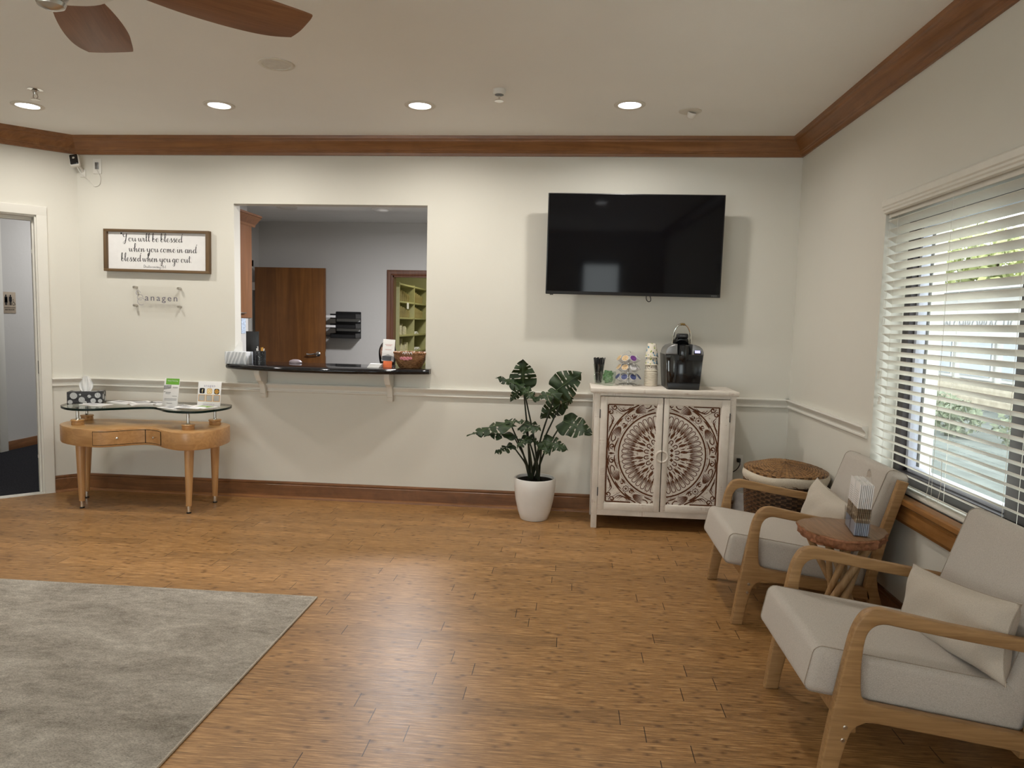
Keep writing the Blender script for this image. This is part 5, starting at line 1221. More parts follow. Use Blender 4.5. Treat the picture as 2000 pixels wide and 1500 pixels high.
# wicker hamper with cotton liner and woven lid
HX, HY = 1.325, -.875; hrx, hry = .235, .265
hm = thing('wicker_hamper', 'dark wicker laundry hamper with a cream liner and woven lid', 'hamper', (HX, HY, 0))
def hr(z): return .86+.14*min(1, z/.5)
b = MB(); NW, NZ = 96, 40
def hw(u, v):
    a = 2*PI*u; z = .004+.518*v; i = int(round(u*NW)); j = int(round(v*(NZ-1))); q = .0095*math.cos(PI*(i//2)+PI*j)*1.0
    r = hr(z); rr = 1+q/hrx; return (hrx*r*rr*math.cos(a), hry*r*rr*math.sin(a), z)
b.grid(hw, NW, NZ, cu=True); b.add([(hrx*.85*math.cos(2*PI*k/48), hry*.85*math.sin(2*PI*k/48), .005) for k in range(48)], [tuple(range(48))]); b.build('woven_body', M['wicker_dark'], hm, 75)
b = MB(); b.grid(lambda u, v: ((hrx*1.02+.010*math.sin(PI*v)+.002*math.sin(2*PI*u*5+v*4))*math.cos(2*PI*u), (hry*1.02+.010*math.sin(PI*v)+.002*math.sin(2*PI*u*5+v*4))*math.sin(2*PI*u), .486+.060*v+.002*math.sin(2*PI*u*3)), 72, 9, cu=True); b.build('liner', M['liner'], hm, 60)
b = MB()
NL = 120
def lid(u, v):
    a = 2*PI*u; k = int(round(u*NL)); rr = v
    z = .552+.038*(1-rr**2.4)+.0032*math.cos(rr*92)*(1 if (k//2) % 2 else -1)*(rr < .985)+.004*math.sin(3*a+rr*5)
    return (hrx*1.03*rr*math.cos(a), hry*1.03*rr*math.sin(a), z)
b.grid(lid, NL, 44, cu=True); b.grid(lambda u, v: (hrx*1.03*math.cos(2*PI*u), hry*1.03*math.sin(2*PI*u), lid(u, 1)[2]-.014*v), NL, 2, cu=True); ld = b.build('lid', M['wicker_lid'], hm, 75)
for k in range(4):
    q = random.Random(k+9); a0 = q.uniform(0, 6.3); r0 = q.uniform(.8, 1.0)
    MB().tube([(hrx*(r0+.03*t)*math.cos(a0+t*.8), hry*(r0+.03*t)*math.sin(a0+t*.8), .560+.004*t+.03*(1-(r0)**2)) for t in (0, .5, 1)], .0022, 5).build('loose_cane', M['wicker_lid'], ld)
b = MB(); ha = math.radians(252); hx, hy = math.cos(ha), math.sin(ha)
b.tube(crom([(hrx*.98*math.cos(ha-.35), hry*.98*math.sin(ha-.35), .31), (hrx*1.08*math.cos(ha-.25), hry*1.08*math.sin(ha-.25), .27), (hrx*1.12*hx, hry*1.12*hy, .25), (hrx*1.08*math.cos(ha+.25), hry*1.08*math.sin(ha+.25), .27), (hrx*.98*math.cos(ha+.35), hry*.98*math.sin(ha+.35), .31)], 5), .009, 8); b.build('handle', M['wicker_dark'], hm)
# waste bin with a white bag
wb = thing('waste_bin', 'small waste bin lined with a white bag between cabinet and hamper', 'waste bin', (1.262, -.30, 0))
MB().lathe([(0, 0), (.085, 0), (.100, .25), (.097, .25), (.083, .006), (0, .006)], 28).build('bin', M['white'], wb)
b = MB(); b.grid(lambda u, v: ((.104+.006*math.sin(14*PI*u+v*7)+.004*v)*math.cos(2*PI*u), (.104+.006*math.sin(14*PI*u+v*7)+.004*v)*math.sin(2*PI*u), .275-.19*v+.004*math.sin(2*PI*u*4)), 64, 10, cu=True)
b.grid(lambda u, v: ((.104-.02*v)*math.cos(2*PI*u), (.104-.02*v)*math.sin(2*PI*u), .275-.22*v), 48, 4, cu=True); b.build('bin_bag', M['bag'], wb, 60)

# ================================================================== WINDOW BLINDS
bl = thing('window_blinds', 'wide white horizontal blinds tilted half open in the window', 'blinds', (0, 0, 0))
BY0, BY1 = -1.458, -3.285
b = MB(); VP = [(0, 1.998), (-.004, 2.0), (-.012, 2.004), (-.012, 2.014), (-.018, 2.020), (-.018, 2.030), (-.024, 2.036), (-.024, 2.062), (-.018, 2.070), (-.010, 2.074), (0, 2.074)]
b.prism(VP, lambda a, z, d: (XR-.004+a, d, z), -3.33, -1.450); b.build('valance', M['slat'], bl, angle=25)
MB().box(1.592, 1.640, BY1, BY0, 1.978, 2.016, .002).build('headrail', M['slat'], bl)
SLA = math.radians(29)
sm = MB()
def slat_pt(u, v, s): # u across, v along
    a = (u-.5)*.0505; cz = .0016*(1-(2*u-1)**2); x = a*math.cos(SLA)+cz*math.sin(SLA); z = -a*math.sin(SLA)+cz*math.cos(SLA)
    return (x+s*.0013*math.sin(SLA), BY0+(BY1-BY0)*v, z+s*.0013*math.cos(SLA))
for s in (1, -1): sm.grid(lambda u, v: slat_pt(u, v, s), 6, 2)
sm.grid(lambda u, v: slat_pt(0, v, 2*u-1), 2, 2); sm.grid(lambda u, v: slat_pt(1, v, 2*u-1), 2, 2)
for e in (0, 1): sm.grid(lambda u, v: slat_pt(u, e, 2*v-1), 6, 2)
first = sm.build('slat', M['slat'], bl, angle=50)
SZ0, SP = 1.9525, .0441
for i in range(30):
    z = SZ0-SP*i
    if z < .672: break
    o = first if i == 0 else first.copy()
    if i: C.objects.link(o); o.parent = bl
    o.location = (1.614, 0, z)
MB().box(1.592, 1.638, BY1, BY0, .640, .656, .004).build('bottom_rail', M['slat'], bl)
for y in (-1.575, -2.088, -2.60, -3.11):
    for x in (1.588, 1.641): MB().tube([(x, y, 1.98), (x, y, .655)], .0009, 5).build('ladder_cord', M['slat'], bl)
for dy, zb in ((0, 1.16), (-.028, 1.03)):
    o = MB().tube([(1.583, -1.492+dy*.5, 1.99), (1.582, -1.492+dy, zb+.04)], .0010, 5).build('pull_cord', M['slat'], bl)
    MB().lathe([(0, 0), (.010, .0), (.0085, .008), (.006, .018), (.0085, .036), (0, .042)], 14, (1.582, -1.492+dy, zb)).build('tassel', M['slat'], o)
for y, dz in ((-2.06, .0), (-2.16, .02)):
    MB().tube(crom([(1.585, y, .86), (1.584, y-.01, .75), (1.586, y+.012, .668), (1.58, y-.03, .650)], 5), .0011, 5).build('lift_cord', M['slat'], bl)

# ================================================================== RECEPTION COUNTER AND OFFICE
tb2 = tissue_box('tissue_box', 'pale grey swirl patterned tissue box at the left end of the stone counter', (-2.545, -.035, 1.042), .0, .17, .115, .092, M['tissue_grey'])
b = MB(); b.add([(-.045, 0, .09), (.035, -.01, .09), (.030, -.004, .165), (.005, .006, .185), (-.012, .002, .150), (.02, .016, .10), (-.03, .018, .095)], [(0, 1, 2, 4), (2, 3, 4), (0, 4, 3, 6), (1, 2, 3, 5), (6, 5, 3)]); b.build('tissue', M['tissue'], tb2, 20)
pc = thing('pen_cup', 'black mesh pen cup with silver flecks beside the grey tissue box', 'pen cup', (-2.40, .02, 1.042))
def fleck():
    t = NT('flecked_black').set(.35, 0, .5); n = t.noise(t.coord(), 190, 2); t.col(t.mix(t.math('GREATER_THAN', n, .66), (.008, .008, .009, 1), (.5, .5, .5, 1))); return t.m
MB().lathe([(0, 0), (.040, 0), (.041, .1), (.038, .1), (.037, .004), (0, .004)], 24).build('cup', fleck(), pc)
for k, c in enumerate(('white', 'gold', 'chrome', 'white', 'gold')):
    a = k*1.35; o = MB().tube([(.012*math.cos(a), .012*math.sin(a), .006), (.030*math.cos(a), .030*math.sin(a), .118+.008*(k % 3))], .0042, 8).build('pen', M[c], None); o.location = (-2.40, .02, 1.042)
    tag(o, '%s pen standing in the black flecked pen cup' % {'white': 'white', 'gold': 'gold', 'chrome': 'silver'}[c], 'pen', 'pens in the pen cup')
bs = thing('display_panel', 'upright black panel behind the grey tissue box', 'display', (-2.545, .20, 1.042))
MB().box(-.052, .052, -.006, .006, .01, .245, .002).build('panel', M['black'], bs); MB().box(-.04, .04, -.03, .03, 0, .012, .003).build('foot', M['black'], bs)
# leaflet holder, cards, basket
lh = thing('leaflet_holder', 'acrylic holder with a tall white leaflet on the counter beside the basket', 'leaflet holder', (-1.405, .03, 1.042), 0.0, None, (-.16, .05, .06))
MB().box(-.046, .046, -.004, .004, .045, .215, .001).build('leaflet', M['paper'], lh)
b = MB(); b.add([cardf(-.046, .06, .0046), cardf(.046, .06, .0046), cardf(.046, .085, .0046), cardf(0, .10, .0046), cardf(-.046, .08, .0046)], [(0, 1, 2, 3, 4)]); b.build('photo', M['paper_grey'], lh, smooth=False)
b = MB()
for z, w in ((.175, .028), (.166, .020), (.135, .024)): rect(b, -w, w, z-.0014, z+.0014, cardf, .0046)
b.build('printing', plain('red_print', lin(190, 120, 116), .6), lh, smooth=False)
MB().box(-.052, .052, -.010, -.007, 0, .11).build('holder_front', M['acrylic'], lh, smooth=False)
MB().box(-.052, .052, -.05, .05, 0, .003).build('holder_base', M['acrylic'], lh, smooth=False)
MB().box(-.040, .030, -.011, -.0102, .052, .085).build('card_window', M['darkgrey'], lh, smooth=False)
for j in range(5):
    o = MB().box(-.046, .046, -.028, .028, 0, .0055, .0005).build('appointment_card', M['paper'], None); o.location = (-1.478+.003*j, -.06+.004*j, 1.0425+.0062*j); o.rotation_euler = (0, 0, .05*j-.1)
    tag(o, 'white card, %s in the low pile before the leaflet holder' % ['lowest', 'second', 'third', 'fourth', 'topmost'][j], 'card', 'white cards on the counter')
o = MB().box(-.034, .034, -.0015, .0015, 0, .052, .0005).build('orange_card', plain('orange_card', lin(214, 104, 54), .6), None); o.location = (-1.385, -.035, 1.043); o.rotation_euler = (-.25, 0, 0); tag(o, 'small orange card propped against the leaflet holder', 'card')
bk = thing('wicker_basket', 'brown woven basket with a pink ribbon at the right end of the counter', 'basket', (-1.222, .02, 1.042))
NB = 72
def bw(u, v):
    a = 2*PI*u; i = int(round(u*NB)); j = int(round(v*21)); q = .0055*math.cos(PI*(i//2)+PI*j); r = .078+.042*(1-(1-v)**1.8)+q
    return (r*1.0*math.cos(a), r*.78*math.sin(a), .002+.112*v)
b = MB(); b.grid(bw, NB, 22, cu=True); b.add([(.078*math.cos(2*PI*k/36), .061*math.sin(2*PI*k/36), .003) for k in range(36)], [tuple(range(36))]); b.build('woven_body', M['wicker'], bk, 75)
b = MB()
for ph in (0, PI): b.tube([((.121+.004*math.cos(18*t+ph))*math.cos(t), (.096+.004*math.cos(18*t+ph))*math.sin(t), .116+.005*math.sin(18*t+ph)) for t in [2*PI*k/120 for k in range(120)]], .0055, 6, closed=True)
b.build('braided_rim', M['wicker'], bk)
b = MB()
for k in range(4): b.tube(crom([(-.035+.018*k, -.098, .112), (-.026+.018*k, -.104, .124), (-.018+.018*k, -.100, .108)], 4), .003, 6)
b.build('white_lacing', M['tissue'], bk)
M['pink'] = plain('pink_ribbon', lin(214, 150, 158), .7, 0, .2, .4, 120)
for k, (x, z, r) in enumerate(((-.045, .078, .012), (-.022, .076, .015), (.004, .077, .015), (.026, .079, .012))):
    b = MB(); b.X = Matrix.Translation((x, -.098, z)) @ Matrix.Rotation(PI/2, 4, 'X'); b.lathe([(0, .006), (r*.4, .012), (r*.6, .006), (r*.8, .010), (r, .002), (r*.8, -.004), (0, -.004)], 14); b.build('ribbon_rose', M['pink'], bk)
o = MB().lathe([(0, 0), (.05, 0), (.053, .010), (.042, .022), (.02, .029), (0, .030)], 24, sx=1.0, sy=.55).build('computer_mouse', plain('pale_plastic', (.24, .20, .22, 1), .4), None); o.location = (-2.20, .22, 1.042)
tag(o, 'pale rounded desk mouse lying on the stone counter before the wooden door', 'mouse')

# upper cabinet with crown, notice on the partition
uc = thing('upper_cabinet', 'cherry wood wall cabinet high at the left edge of the reception opening', 'cabinet', (0, 0, 0))
MB().box(-3.195, -2.905, .13, .94, 1.388, 2.215, .002).build('carcass', M['cherry'], uc)
for y0, y1 in ((.135, .533), (.537, .936)):
    d_ = MB().box(-2.905, -2.886, y0, y1, 1.392, 2.205, .003).build('door', M['cherry'], uc); MB().box(-2.886, -2.866, (y0+y1)/2-.05, (y0+y1)/2+.05, 1.43, 1.44, .004).build('handle', M['nickel'], d_)
b = MB(); b.prism([(0, 2.205), (.02, 2.205), (.026, 2.225), (.05, 2.25), (.075, 2.275), (.08, 2.285), (.088, 2.288), (.088, 2.305), (0, 2.305)], lambda a, z, d: (-2.905+a, d, z), .11, 1.00); b.build('crown', M['cherry'], uc, angle=25)
o = MB().box(-3.198, -3.196, 1.37, 1.46, 1.24, 1.385).build('notice_sheet', plain('blue_white_notice', lin(190, 204, 226), .7, 0, .2, .4, 90), None, smooth=False); tag(o, 'blue and white notice sheet pinned below the cherry wall cabinet', 'notice')
# file tray rack
fr = thing('file_rack', 'black three tier wire file rack on the grey office wall', 'file rack', (0, 0, 0))
for i, z in enumerate((1.435, 1.315, 1.195)):
    b = MB(); X0, X1, Y0, Y1 = -2.975, -2.655, 3.27, 3.49
    b.box(X0, X1, Y0, Y1, z-.028, z-.024); b.box(X0, X1, Y0, Y0+.004, z-.028, z+.016); b.box(X0, X1, Y1-.004, Y1, z-.028, z+.055); b.box(X0, X0+.004, Y0, Y1, z-.028, z+.03); b.box(X1-.004, X1, Y0, Y1, z-.028, z+.03)
    b.tube([(X0-.06, Y0-.01, z), (X0, Y0-.01, z-.005)], .010, 6)
    tr = b.build('tray', M['black'], fr, smooth=False)
    if i < 2: MB().box(X0-.045, X0+.075, Y0-.022, Y0-.018, z-.018, z+.010).build('label', M['paper'], tr, smooth=False)
b = MB()
for x in (-2.973, -2.657): b.tube([(x, 3.488, 1.16), (x, 3.488, 1.49)], .005, 6)
b.tube([(-2.973, 3.488, 1.49), (-2.657, 3.488, 1.49)], .005, 6); b.build('wire_frame', M['black'], fr)
# file room shelving with folders and boxes
M['shelf'] = plain('beige_steel', lin(176, 172, 122), .5, 0, .4, .05); M['folder'] = plain('manila_folder', lin(164, 150, 100), .7, 0, .2, .12, 20); M['carton'] = plain('pale_carton', lin(220, 212, 178), .6, 0, .3, .2, 60)
bc = thing('file_shelving', 'tall beige open shelving unit in the file room doorway', 'shelving', (0, 0, 0))
SX0, SX1, SY0, SY1 = -2.57, -2.262, 3.90, 5.66
LV = [.25, .49, .725, .96, 1.195, 1.43, 1.645, 1.876]
for y in (SY0, SY0+.88, SY1): MB().box(SX0, SX1, y-.012, y+.012, 0, 1.90, .002).build('upright', M['shelf'], bc)
for z in LV: MB().box(SX0, SX1, SY0, SY1, z-.010, z+.012, .002).build('shelf', M['shelf'], bc)
MB().box(SX0-.006, SX0, SY0, SY1, 0, 1.9).build('back_panel', M['darkgrey'], bc, smooth=False)  # dark grey back stands in for the shade inside the shelves
for r, z in ((0, 1.442), (1, 1.657)):
    for bay in range(2):
        for k in range(6):
            q = random.Random(r*31+bay*7+k); h_ = .165-.012*k
            o = MB().box(-.13, .13, -.006, .006, 0, h_, .001).build('file_folder', M['folder'], None); o.location = (SX1-.15, SY0+.06+.88*bay+.11*k+q.uniform(0, .03), z); o.rotation_euler = (-.12-.10*k*.5, 0, 0)
            tag(o, 'manila file folder leaning on the %s shelf of the %s bay' % (('third from top', 'second from top')[r] if False else ('second', 'top')[r], ('near', 'far')[bay]), 'folder', 'file folders on the shelving')
for r, z in ((0, .972), (1, 1.207)):
    for k in range(7):
        q = random.Random(r*17+k*3+1); h_ = q.uniform(.07, .15); w_ = q.uniform(.035, .055)
        o = MB().box(-w_/2, w_/2, -w_/2, w_/2, 0, h_, .004).build('product_box', M['carton'], None); o.location = (SX1-.055-q.uniform(0, .05), SY0+.075+.105*k, z); o.rotation_euler = (0, 0, q.uniform(-.3, .3))
        tag(o, 'pale small product box on the %s shelf of the near bay' % ('fourth', 'third')[r], 'box', 'product boxes on the shelving')
        if k % 2 == 0:
            o = MB().box(-.02, .02, -.018, .018, 0, h_+.05, .003).build('product_box', M['carton'], None); o.location = (SX1-.16, SY0+.11+.105*k, z); tag(o, 'pale small product box on the %s shelf of the near bay' % ('fourth', 'third')[r], 'box', 'product boxes on the shelving')
for k, (z, y) in enumerate(((.972, 5.0), (.972, 5.2), (1.207, 5.05))):
    for j in range(3):
        o = MB().box(-.10, .10, -.12, .12, 0, .012, .001).build('paper_ream', M['paper'], None); o.location = (SX1-.12, y, z+.0125*j); o.rotation_euler = (0, 0, .1*j); tag(o, 'flat paper bundle lying in the far bay, %s shelf' % ('fourth' if z < 1 else 'third'), 'paper bundle', 'paper bundles on the shelving')
o = MB().box(-.001, .001, -.055, .055, -.085, 0).build('shelf_tag', M['paper'], None, smooth=False); o.location = (SX1+.004, 4.35, 1.645); tag(o, 'white tag hanging from the second shelf of the near bay', 'tag')

# restroom sign on the hallway wall
rs = thing('restroom_sign', 'tan restroom sign with figures on the grey hallway wall', 'sign', (-5.65, 1.44, 1.488))
rf = lambda a, z, d: (.001+d, a, z)
MB().box(.0005, .006, -.083, .083, -.107, .107, .003).build('plate', plain('tan_sign', lin(176, 160, 140), .5), rs)
b = MB()
for cx in (-.045, .012):
    disc(b, cx, .070, .0095, rf, .0062); rrect(b, cx, .035, .036, .052, .009, rf, .0062); rect(b, cx-.013, cx-.002, -.025, .012, rf, .0062); rect(b, cx+.002, cx+.013, -.025, .012, rf, .0062)
b.add([rf(-.066, .0, .0062), rf(-.024, .0, .0062), rf(-.036, .05, .0062), rf(-.054, .05, .0062)], [(0, 1, 2, 3)]); rect(b, -.019, -.016, -.025, .078, rf, .0062)
ribbon(b, [Vector((.052+.015*math.cos(math.radians(a)), -.010+.015*math.sin(math.radians(a)), 0)) for a in range(110, 385, 15)], lambda u, t: .004, rf, .0062); disc(b, .046, .032, .005, rf, .0062)
ribbon(b, [Vector(p) for p in ((.046, .024, 0), (.047, .004, 0), (.062, .003, 0), (.068, -.018, 0), (.076, -.016, 0))], lambda u, t: .005, rf, .0062)
rect(b, -.070, .072, -.052, -.048, rf, .0062); b.build('pictograms', M['ink'], rs, smooth=False)
b = text_mesh('RESTROOM', .022, rf, .0062, 1.0, 'CENTER'); w_ = max(v[1] for v in b.v); b.v = [(v[0], v[1]*.058/w_, v[2]-.078) for v in b.v]; b.build('lettering', M['ink'], rs, smooth=False)

# ------------------------------------------------------------------ receptionist seated behind the counter
def person():
    px, py = -1.775, 1.45
    t = thing('person', 'dark haired person seated behind the counter, mostly hidden by the leaflet', 'person', (px, py, 0))
    sk = [((0, .05, .56), .13), ((0, .06, .72), .125), ((0, .06, .88), .135), ((0, .05, .98), .10), ((0, .03, 1.04), .050), ((0, .01, 1.09), .048),
          ((-.16, .05, .955), .055), ((-.22, .02, .80), .043), ((-.19, -.16, .74), .034), ((-.15, -.28, .75), .026), ((.16, .05, .955), .055), ((.22, .02, .80), .043), ((.19, -.16, .74), .034), ((.15, -.28, .75), .026),
          ((-.09, .03, .52), .10), ((-.10, -.38, .52), .07), ((-.10, -.42, .10), .045), ((-.10, -.52, .05), .035), ((.09, .03, .52), .10), ((.10, -.38, .52), .07), ((.10, -.42, .10), .045), ((.10, -.52, .05), .035)]
    ed = [(0, 1), (1, 2), (2, 3), (3, 4), (4, 5), (3, 6), (6, 7), (7, 8), (8, 9), (3, 10), (10, 11), (11, 12), (12, 13), (0, 14), (14, 15), (15, 16), (16, 17), (0, 18), (18, 19), (19, 20), (20, 21)]
    b = MB()
    def limb(i, j, mb=b):
        p, q = Vector(sk[i][0]), Vector(sk[j][0]); r0, r1 = sk[i][1], sk[j][1]
        mb.tube([p.lerp(q, k/6) for k in range(7)], [r0+(r1-r0)*k/6 for k in range(7)], 14)
    me = bpy.data.meshes.new('body'); me.from_pydata([s_[0] for s_ in sk], ed, []); o = bpy.data.objects.new('body', me); C.objects.link(o); o.parent = t
    m = o.modifiers.new('skin', 'SKIN'); sv = me.skin_vertices[0].data
    for k, (_, r) in enumerate(sk): sv[k].radius = (r, r*.8)
    sv[0].use_root = True
    u = o.modifiers.new('sub', 'SUBSURF'); u.levels = 2; u.render_levels = 2
    me.materials.append(M['scrub'])
    dg = bpy.context.evaluated_depsgraph_get(); nm = bpy.data.meshes.new_from_object(o.evaluated_get(dg)); o.modifiers.clear(); o.data = nm
    for p_ in nm.polygons: p_.use_smooth = True
    hc = Vector((0, 0, 1.185))
    def head(u, v):
        a = 2*PI*u; ph = PI*v-PI/2; x = math.cos(ph)*math.cos(a); y = math.cos(ph)*math.sin(a); z = math.sin(ph)
        jaw = 1-.22*max(0, -z)**1.3; X = .076*x*jaw; Y = .094*y*(jaw if y < 0 else 1); Z = .115*z
        if y < 0:
            Y -= .016*math.exp(-((X/.012)**2+((Z+.012)/.022)**2)); Y += .006*(math.exp(-(((X-.030)/.014)**2+((Z-.012)/.010)**2))+math.exp(-(((X+.030)/.014)**2+((Z-.012)/.010)**2))); Y -= .004*math.exp(-((X/.022)**2+((Z+.052)/.008)**2))
        return (hc.x+X, hc.y+Y, hc.z+Z)
    h = MB().grid(head, 48, 33, cu=True).build('head', M['skin'], t, 80)
    for sx in (-1, 1):
        MB().lathe([(0, -.006), (.0085, -.004), (.0085, .004), (0, .006)], 12, (hc.x+sx*.030, hc.y-.084, hc.z+.012)).build('eye', M['paper'], h)
        MB().lathe([(0, -.0046), (.0046, 0), (0, .0046)], 12, (hc.x+sx*.030, hc.y-.0905, hc.z+.012)).build('iris', M['hair'], h)
        MB().box(hc.x+sx*.030-.012, hc.x+sx*.030+.012, hc.y-.098, hc.y-.086, hc.z+.030, hc.z+.034, .001).build('eyebrow', M['hair'], h)
        MB().tube(crom([(hc.x+sx*.076, hc.y+.005, hc.z-.02), (hc.x+sx*.086, hc.y+.012, hc.z+.0), (hc.x+sx*.080, hc.y+.010, hc.z+.024)], 4), .008, 8).build('ear', M['skin'], h)
    MB().box(-.022, .022, hc.y-.093, hc.y-.084, hc.z-.056, hc.z-.048, .003).build('mouth', plain('lips', (.40, .14, .12, 1), .5), h)
    def hair(u, v):
        a = 2*PI*u; ph = PI/2-v*PI*.78; x = math.cos(ph)*math.cos(a); y = math.cos(ph)*math.sin(a); z = math.sin(ph)
        lim = .52 if y < 0 else -1.0; k = 1.12
        if y < -.15 and abs(x) < .82 and z < .48: z = .48; s_ = math.sqrt(1-z*z)/max(1e-4, math.hypot(x, y)); x *= s_; y *= s_
        low = max(0, -z)*.10
        return (hc.x+.076*k*1.06*x, hc.y+.006+.094*k*y, hc.z+.115*1.08*z-low)
    MB().grid(hair, 56, 26, cu=True).build('hair', M['hair'], t, 80)
    for sx in (-1, 1):
        hb = Vector((sx*.15, -.28, .75)); P0 = MB(); P0.box(-.040, .040, -.085, .015, -.012, .012, .010, 3); P0.v = [(hb.x+v[0]*.9, hb.y+v[1]-.01, hb.z+v[2]-.006) for v in P0.v]; hd = P0.build('hand', M['skin'], t)
        for f, (dx, ln) in enumerate(((-.030, .060), (-.010, .072), (.010, .068), (.029, .054))):
            s0 = hb+Vector((dx*sx, -.088, -.004)); MB().tube([s0, s0+Vector((0, -ln*.5, .004)), s0+Vector((0, -ln*.85, -.010)), s0+Vector((0, -ln, -.018))], [.0085, .0082, .0075, .006], 8).build('finger', M['skin'], hd)
        s0 = hb+Vector((-sx*.034, -.03, -.004)); MB().tube([s0, s0+Vector((-sx*.022, -.022, -.004)), s0+Vector((-sx*.026, -.048, -.010))], [.0105, .0095, .0075], 8).build('thumb', M['skin'], hd)
person()
bpy.data.objects['person'].scale = (.92, .92, .92)
pch = thing('office_chair', 'dark office chair under the receptionist', 'chair', (-1.775, 1.50, 0))
MB().box(-.24, .24, -.24, .22, .36, .43, .03, 3).build('seat', M['black'], pch); MB().box(-.2, .2, .25, .30, .50, .85, .02, 3).build('backrest', M['black'], pch)
MB().tube([(0, 0, .06), (0, 0, .37)], .03, 12).build('column', M['black'], pch); MB().tube([(0, .21, .40), (0, .30, .45), (0, .285, .6)], .02, 10).build('back_bar', M['black'], pch)
for k in range(5): MB().tube([(0, 0, .07), (.28*math.cos(2*PI*k/5), .28*math.sin(2*PI*k/5), .05), (.28*math.cos(2*PI*k/5), .28*math.sin(2*PI*k/5), .0)], .018, 8).build('foot', M['black'], pch)
dk = thing('reception_desk', 'dark work surface behind the stone counter', 'desk', (0, 0, 0))
MB().box(-2.58, -1.12, .32, 1.02, .70, .735, .004).build('top', M['darkgrey'], dk)
for x in (-2.55, -1.15): MB().box(x-.02, x+.02, .34, 1.0, 0, .70, .002).build('leg', M['darkgrey'], dk)

area('office_lamp', (-1.5, 1.30, 2.49), .4, OFFICE_W, OFFICE_COL)
area('file_lamp', (-1.5, 4.6, 2.44), .5, FILEROOM_W, FILEROOM_COL)
area('hall_lamp', (-4.6, 2.2, 2.72), .4, HALL_W, HALL_COL)
rl = thing('ring_light', 'unlit round ceiling ring fixture at the left inside the reception opening', 'ceiling fitting', (-2.868, 1.68, 2.5), 0, 'office ceiling fittings')
MB().lathe([(.055, -.004), (.075, -.012), (.10, -.012), (.105, -.004), (.105, -.0005), (.055, -.0005)], 36).build('ring', M['fixture'], rl); MB().lathe([(0, -.006), (.056, -.006), (.056, -.001), (0, -.001)], 28).build('lens', M['white'], rl)
rl = thing('dome_detector', 'shallow white dome on the office ceiling at the right inside the reception opening', 'ceiling fitting', (-1.926, 1.75, 2.5), 0, 'office ceiling fittings')
MB().lathe([(0, -.03), (.04, -.028), (.065, -.02), (.075, -.012), (.10, -.008), (.10, -.0005), (0, -.0005)], 36).build('dome', M['white'], rl)
b = MB().tube([(-2.94, 1.9, 2.602), (-2.78, 2.25, 2.602)], .012, 8).build('ceiling_rod', M['fixture'], None); tag(b, 'thin pale rod on the recessed office ceiling behind the ring fixture', 'rod')

# ================================================================== OUTSIDE THE WINDOW
struct('ground', MB().box(1.8, 40, -30, 45, -.45, -.35), plain('parking_ground', (.125, .140, .130, 1), .9, 0, .1, .2, 3), 'pale grey green parking ground outside the window', 'ground', smooth=False)
struct('pavement', MB().box(1.87, 2.9, -12, 12, -.35, -.22), plain('pavement_concrete', (.17, .175, .17, 1), .9, 0, .1, .1, 6), 'pale pavement strip right outside the window', 'pavement', smooth=False)
bd = thing('building', 'low pale building with lettered fascia across the parking lot', 'building', (0, 0, 0))
M['stucco'] = plain('pale_stucco', (.40, .395, .38, 1), .9, 0, .1, .05, 2); M['tan'] = plain('tan_brick', (.36, .32, .25, 1), .9, 0, .1, .15, 5); M['shopglass'] = plain('pale_shop_glass', (.22, .25, .28, 1), .15, 0, .5, .1, 1)
MB().box(10.0, 15, 5, 30, .25, 2.45).build('wall', M['stucco'], bd, smooth=False)
MB().box(9.97, 15, 5, 30, -.35, .25).build('wainscot', M['tan'], bd, smooth=False)
MB().box(9.7, 15.2, 4.8, 30.2, 2.45, 2.62).build('roof_edge', M['stucco'], bd, smooth=False)
for y in (6.6, 9.2, 11.4, 13.2, 15.0, 17.2, 19.6):
    f = MB().box(9.95, 10.0, y-.75, y+.75, .28, 1.30).build('window', M['stucco'], bd, smooth=False); MB().box(9.93, 9.95, y-.66, y+.66, .36, 1.22).build('pane', M['shopglass'], f, smooth=False)
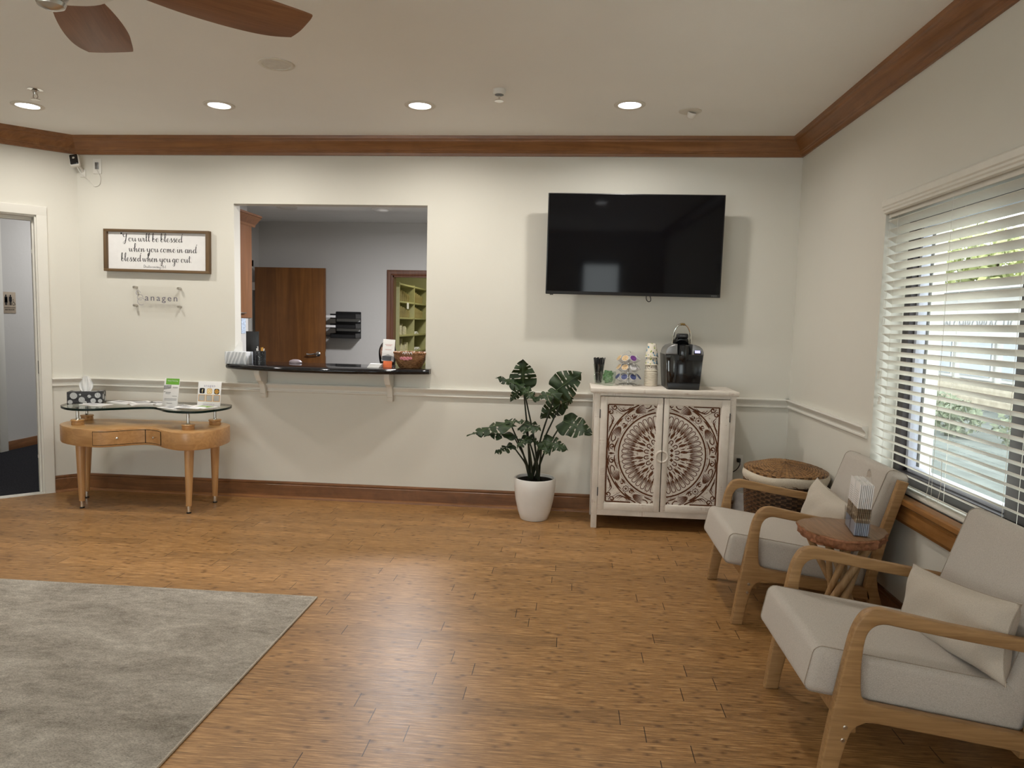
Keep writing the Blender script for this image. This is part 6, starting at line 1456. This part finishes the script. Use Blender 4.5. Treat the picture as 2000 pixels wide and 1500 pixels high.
b = text_mesh('JACKSON CHIROPRACTIC' if False else 'SON CHIROPRACTIC', .36, lambda a, z, d: (9.99-d, -a, z), .004, 1.06); b.v = [(v[0], v[1]+15.35, v[2]+1.52) for v in b.v]
b.build('lettering', plain('fascia_letters', (.24, .24, .25, 1), .7), bd, smooth=False)
def leafy(name, label, cat, loc, R, n, mat, trunk, group, seed, ls=.09):
    q = random.Random(seed); t = thing(name, label, cat, loc, 0, group); b = MB()
    for k in range(n):
        d = Vector((q.gauss(0, 1), q.gauss(0, 1), q.gauss(0, 1))).normalized()*q.random()**.4; c = Vector((d.x*R[0], d.y*R[1], R[3]+d.z*R[2]))
        u = Vector((q.gauss(0, 1), q.gauss(0, 1), q.gauss(0, 1))).normalized(); w = u.orthogonal().normalized(); s_ = ls*q.uniform(.6, 1.3)
        b.add([c-u*s_, c+w*s_*.45+u*s_*.1, c+u*s_, c-w*s_*.45+u*s_*.1], [(0, 1, 2, 3)])
    b.build('foliage', mat, t, smooth=False)
    for k in range(trunk):
        a = k*2.4; MB().tube(crom([(0.05*math.cos(a), .05*math.sin(a), 0), (.1*R[0]*math.cos(a), .1*R[1]*math.sin(a), R[3]*.6), (.5*R[0]*math.cos(a), .5*R[1]*math.sin(a), R[3]+.2*R[2])], 4), [.06*R[2]*(1-.07*i) for i in range(9)], 7).build('stem', M['trunk'], t)
for k, (x, y, r) in enumerate(((6.6, 7.4, .55), (6.9, 8.7, .60), (6.5, 9.9, .5), (7.0, 6.2, .55))):
    leafy('shrub', 'low leafy shrub before the pale building, %s' % ('second from the right', 'third from the right', 'leftmost of the row', 'rightmost of the row')[k], 'shrub', (x, y, -.35), (r*.7, r, r*.6, r*.55), 260, M['shrub_leaf'], 3, 'shrubs along the parking lot', k)
for k, (x, y, r) in enumerate(((17, 13.5, 2.8), (18, 20.5, 3.0), (17, 27.5, 2.8))):
    leafy('tree', 'yellow green tree above the pale building roof, %s' % ('right one', 'middle one', 'left one')[k], 'tree', (x, y, -.35), (r, r, 2.0, 4.6), 1500, M['tree_leaf'], 3, 'trees behind the building', 20+k, .30)
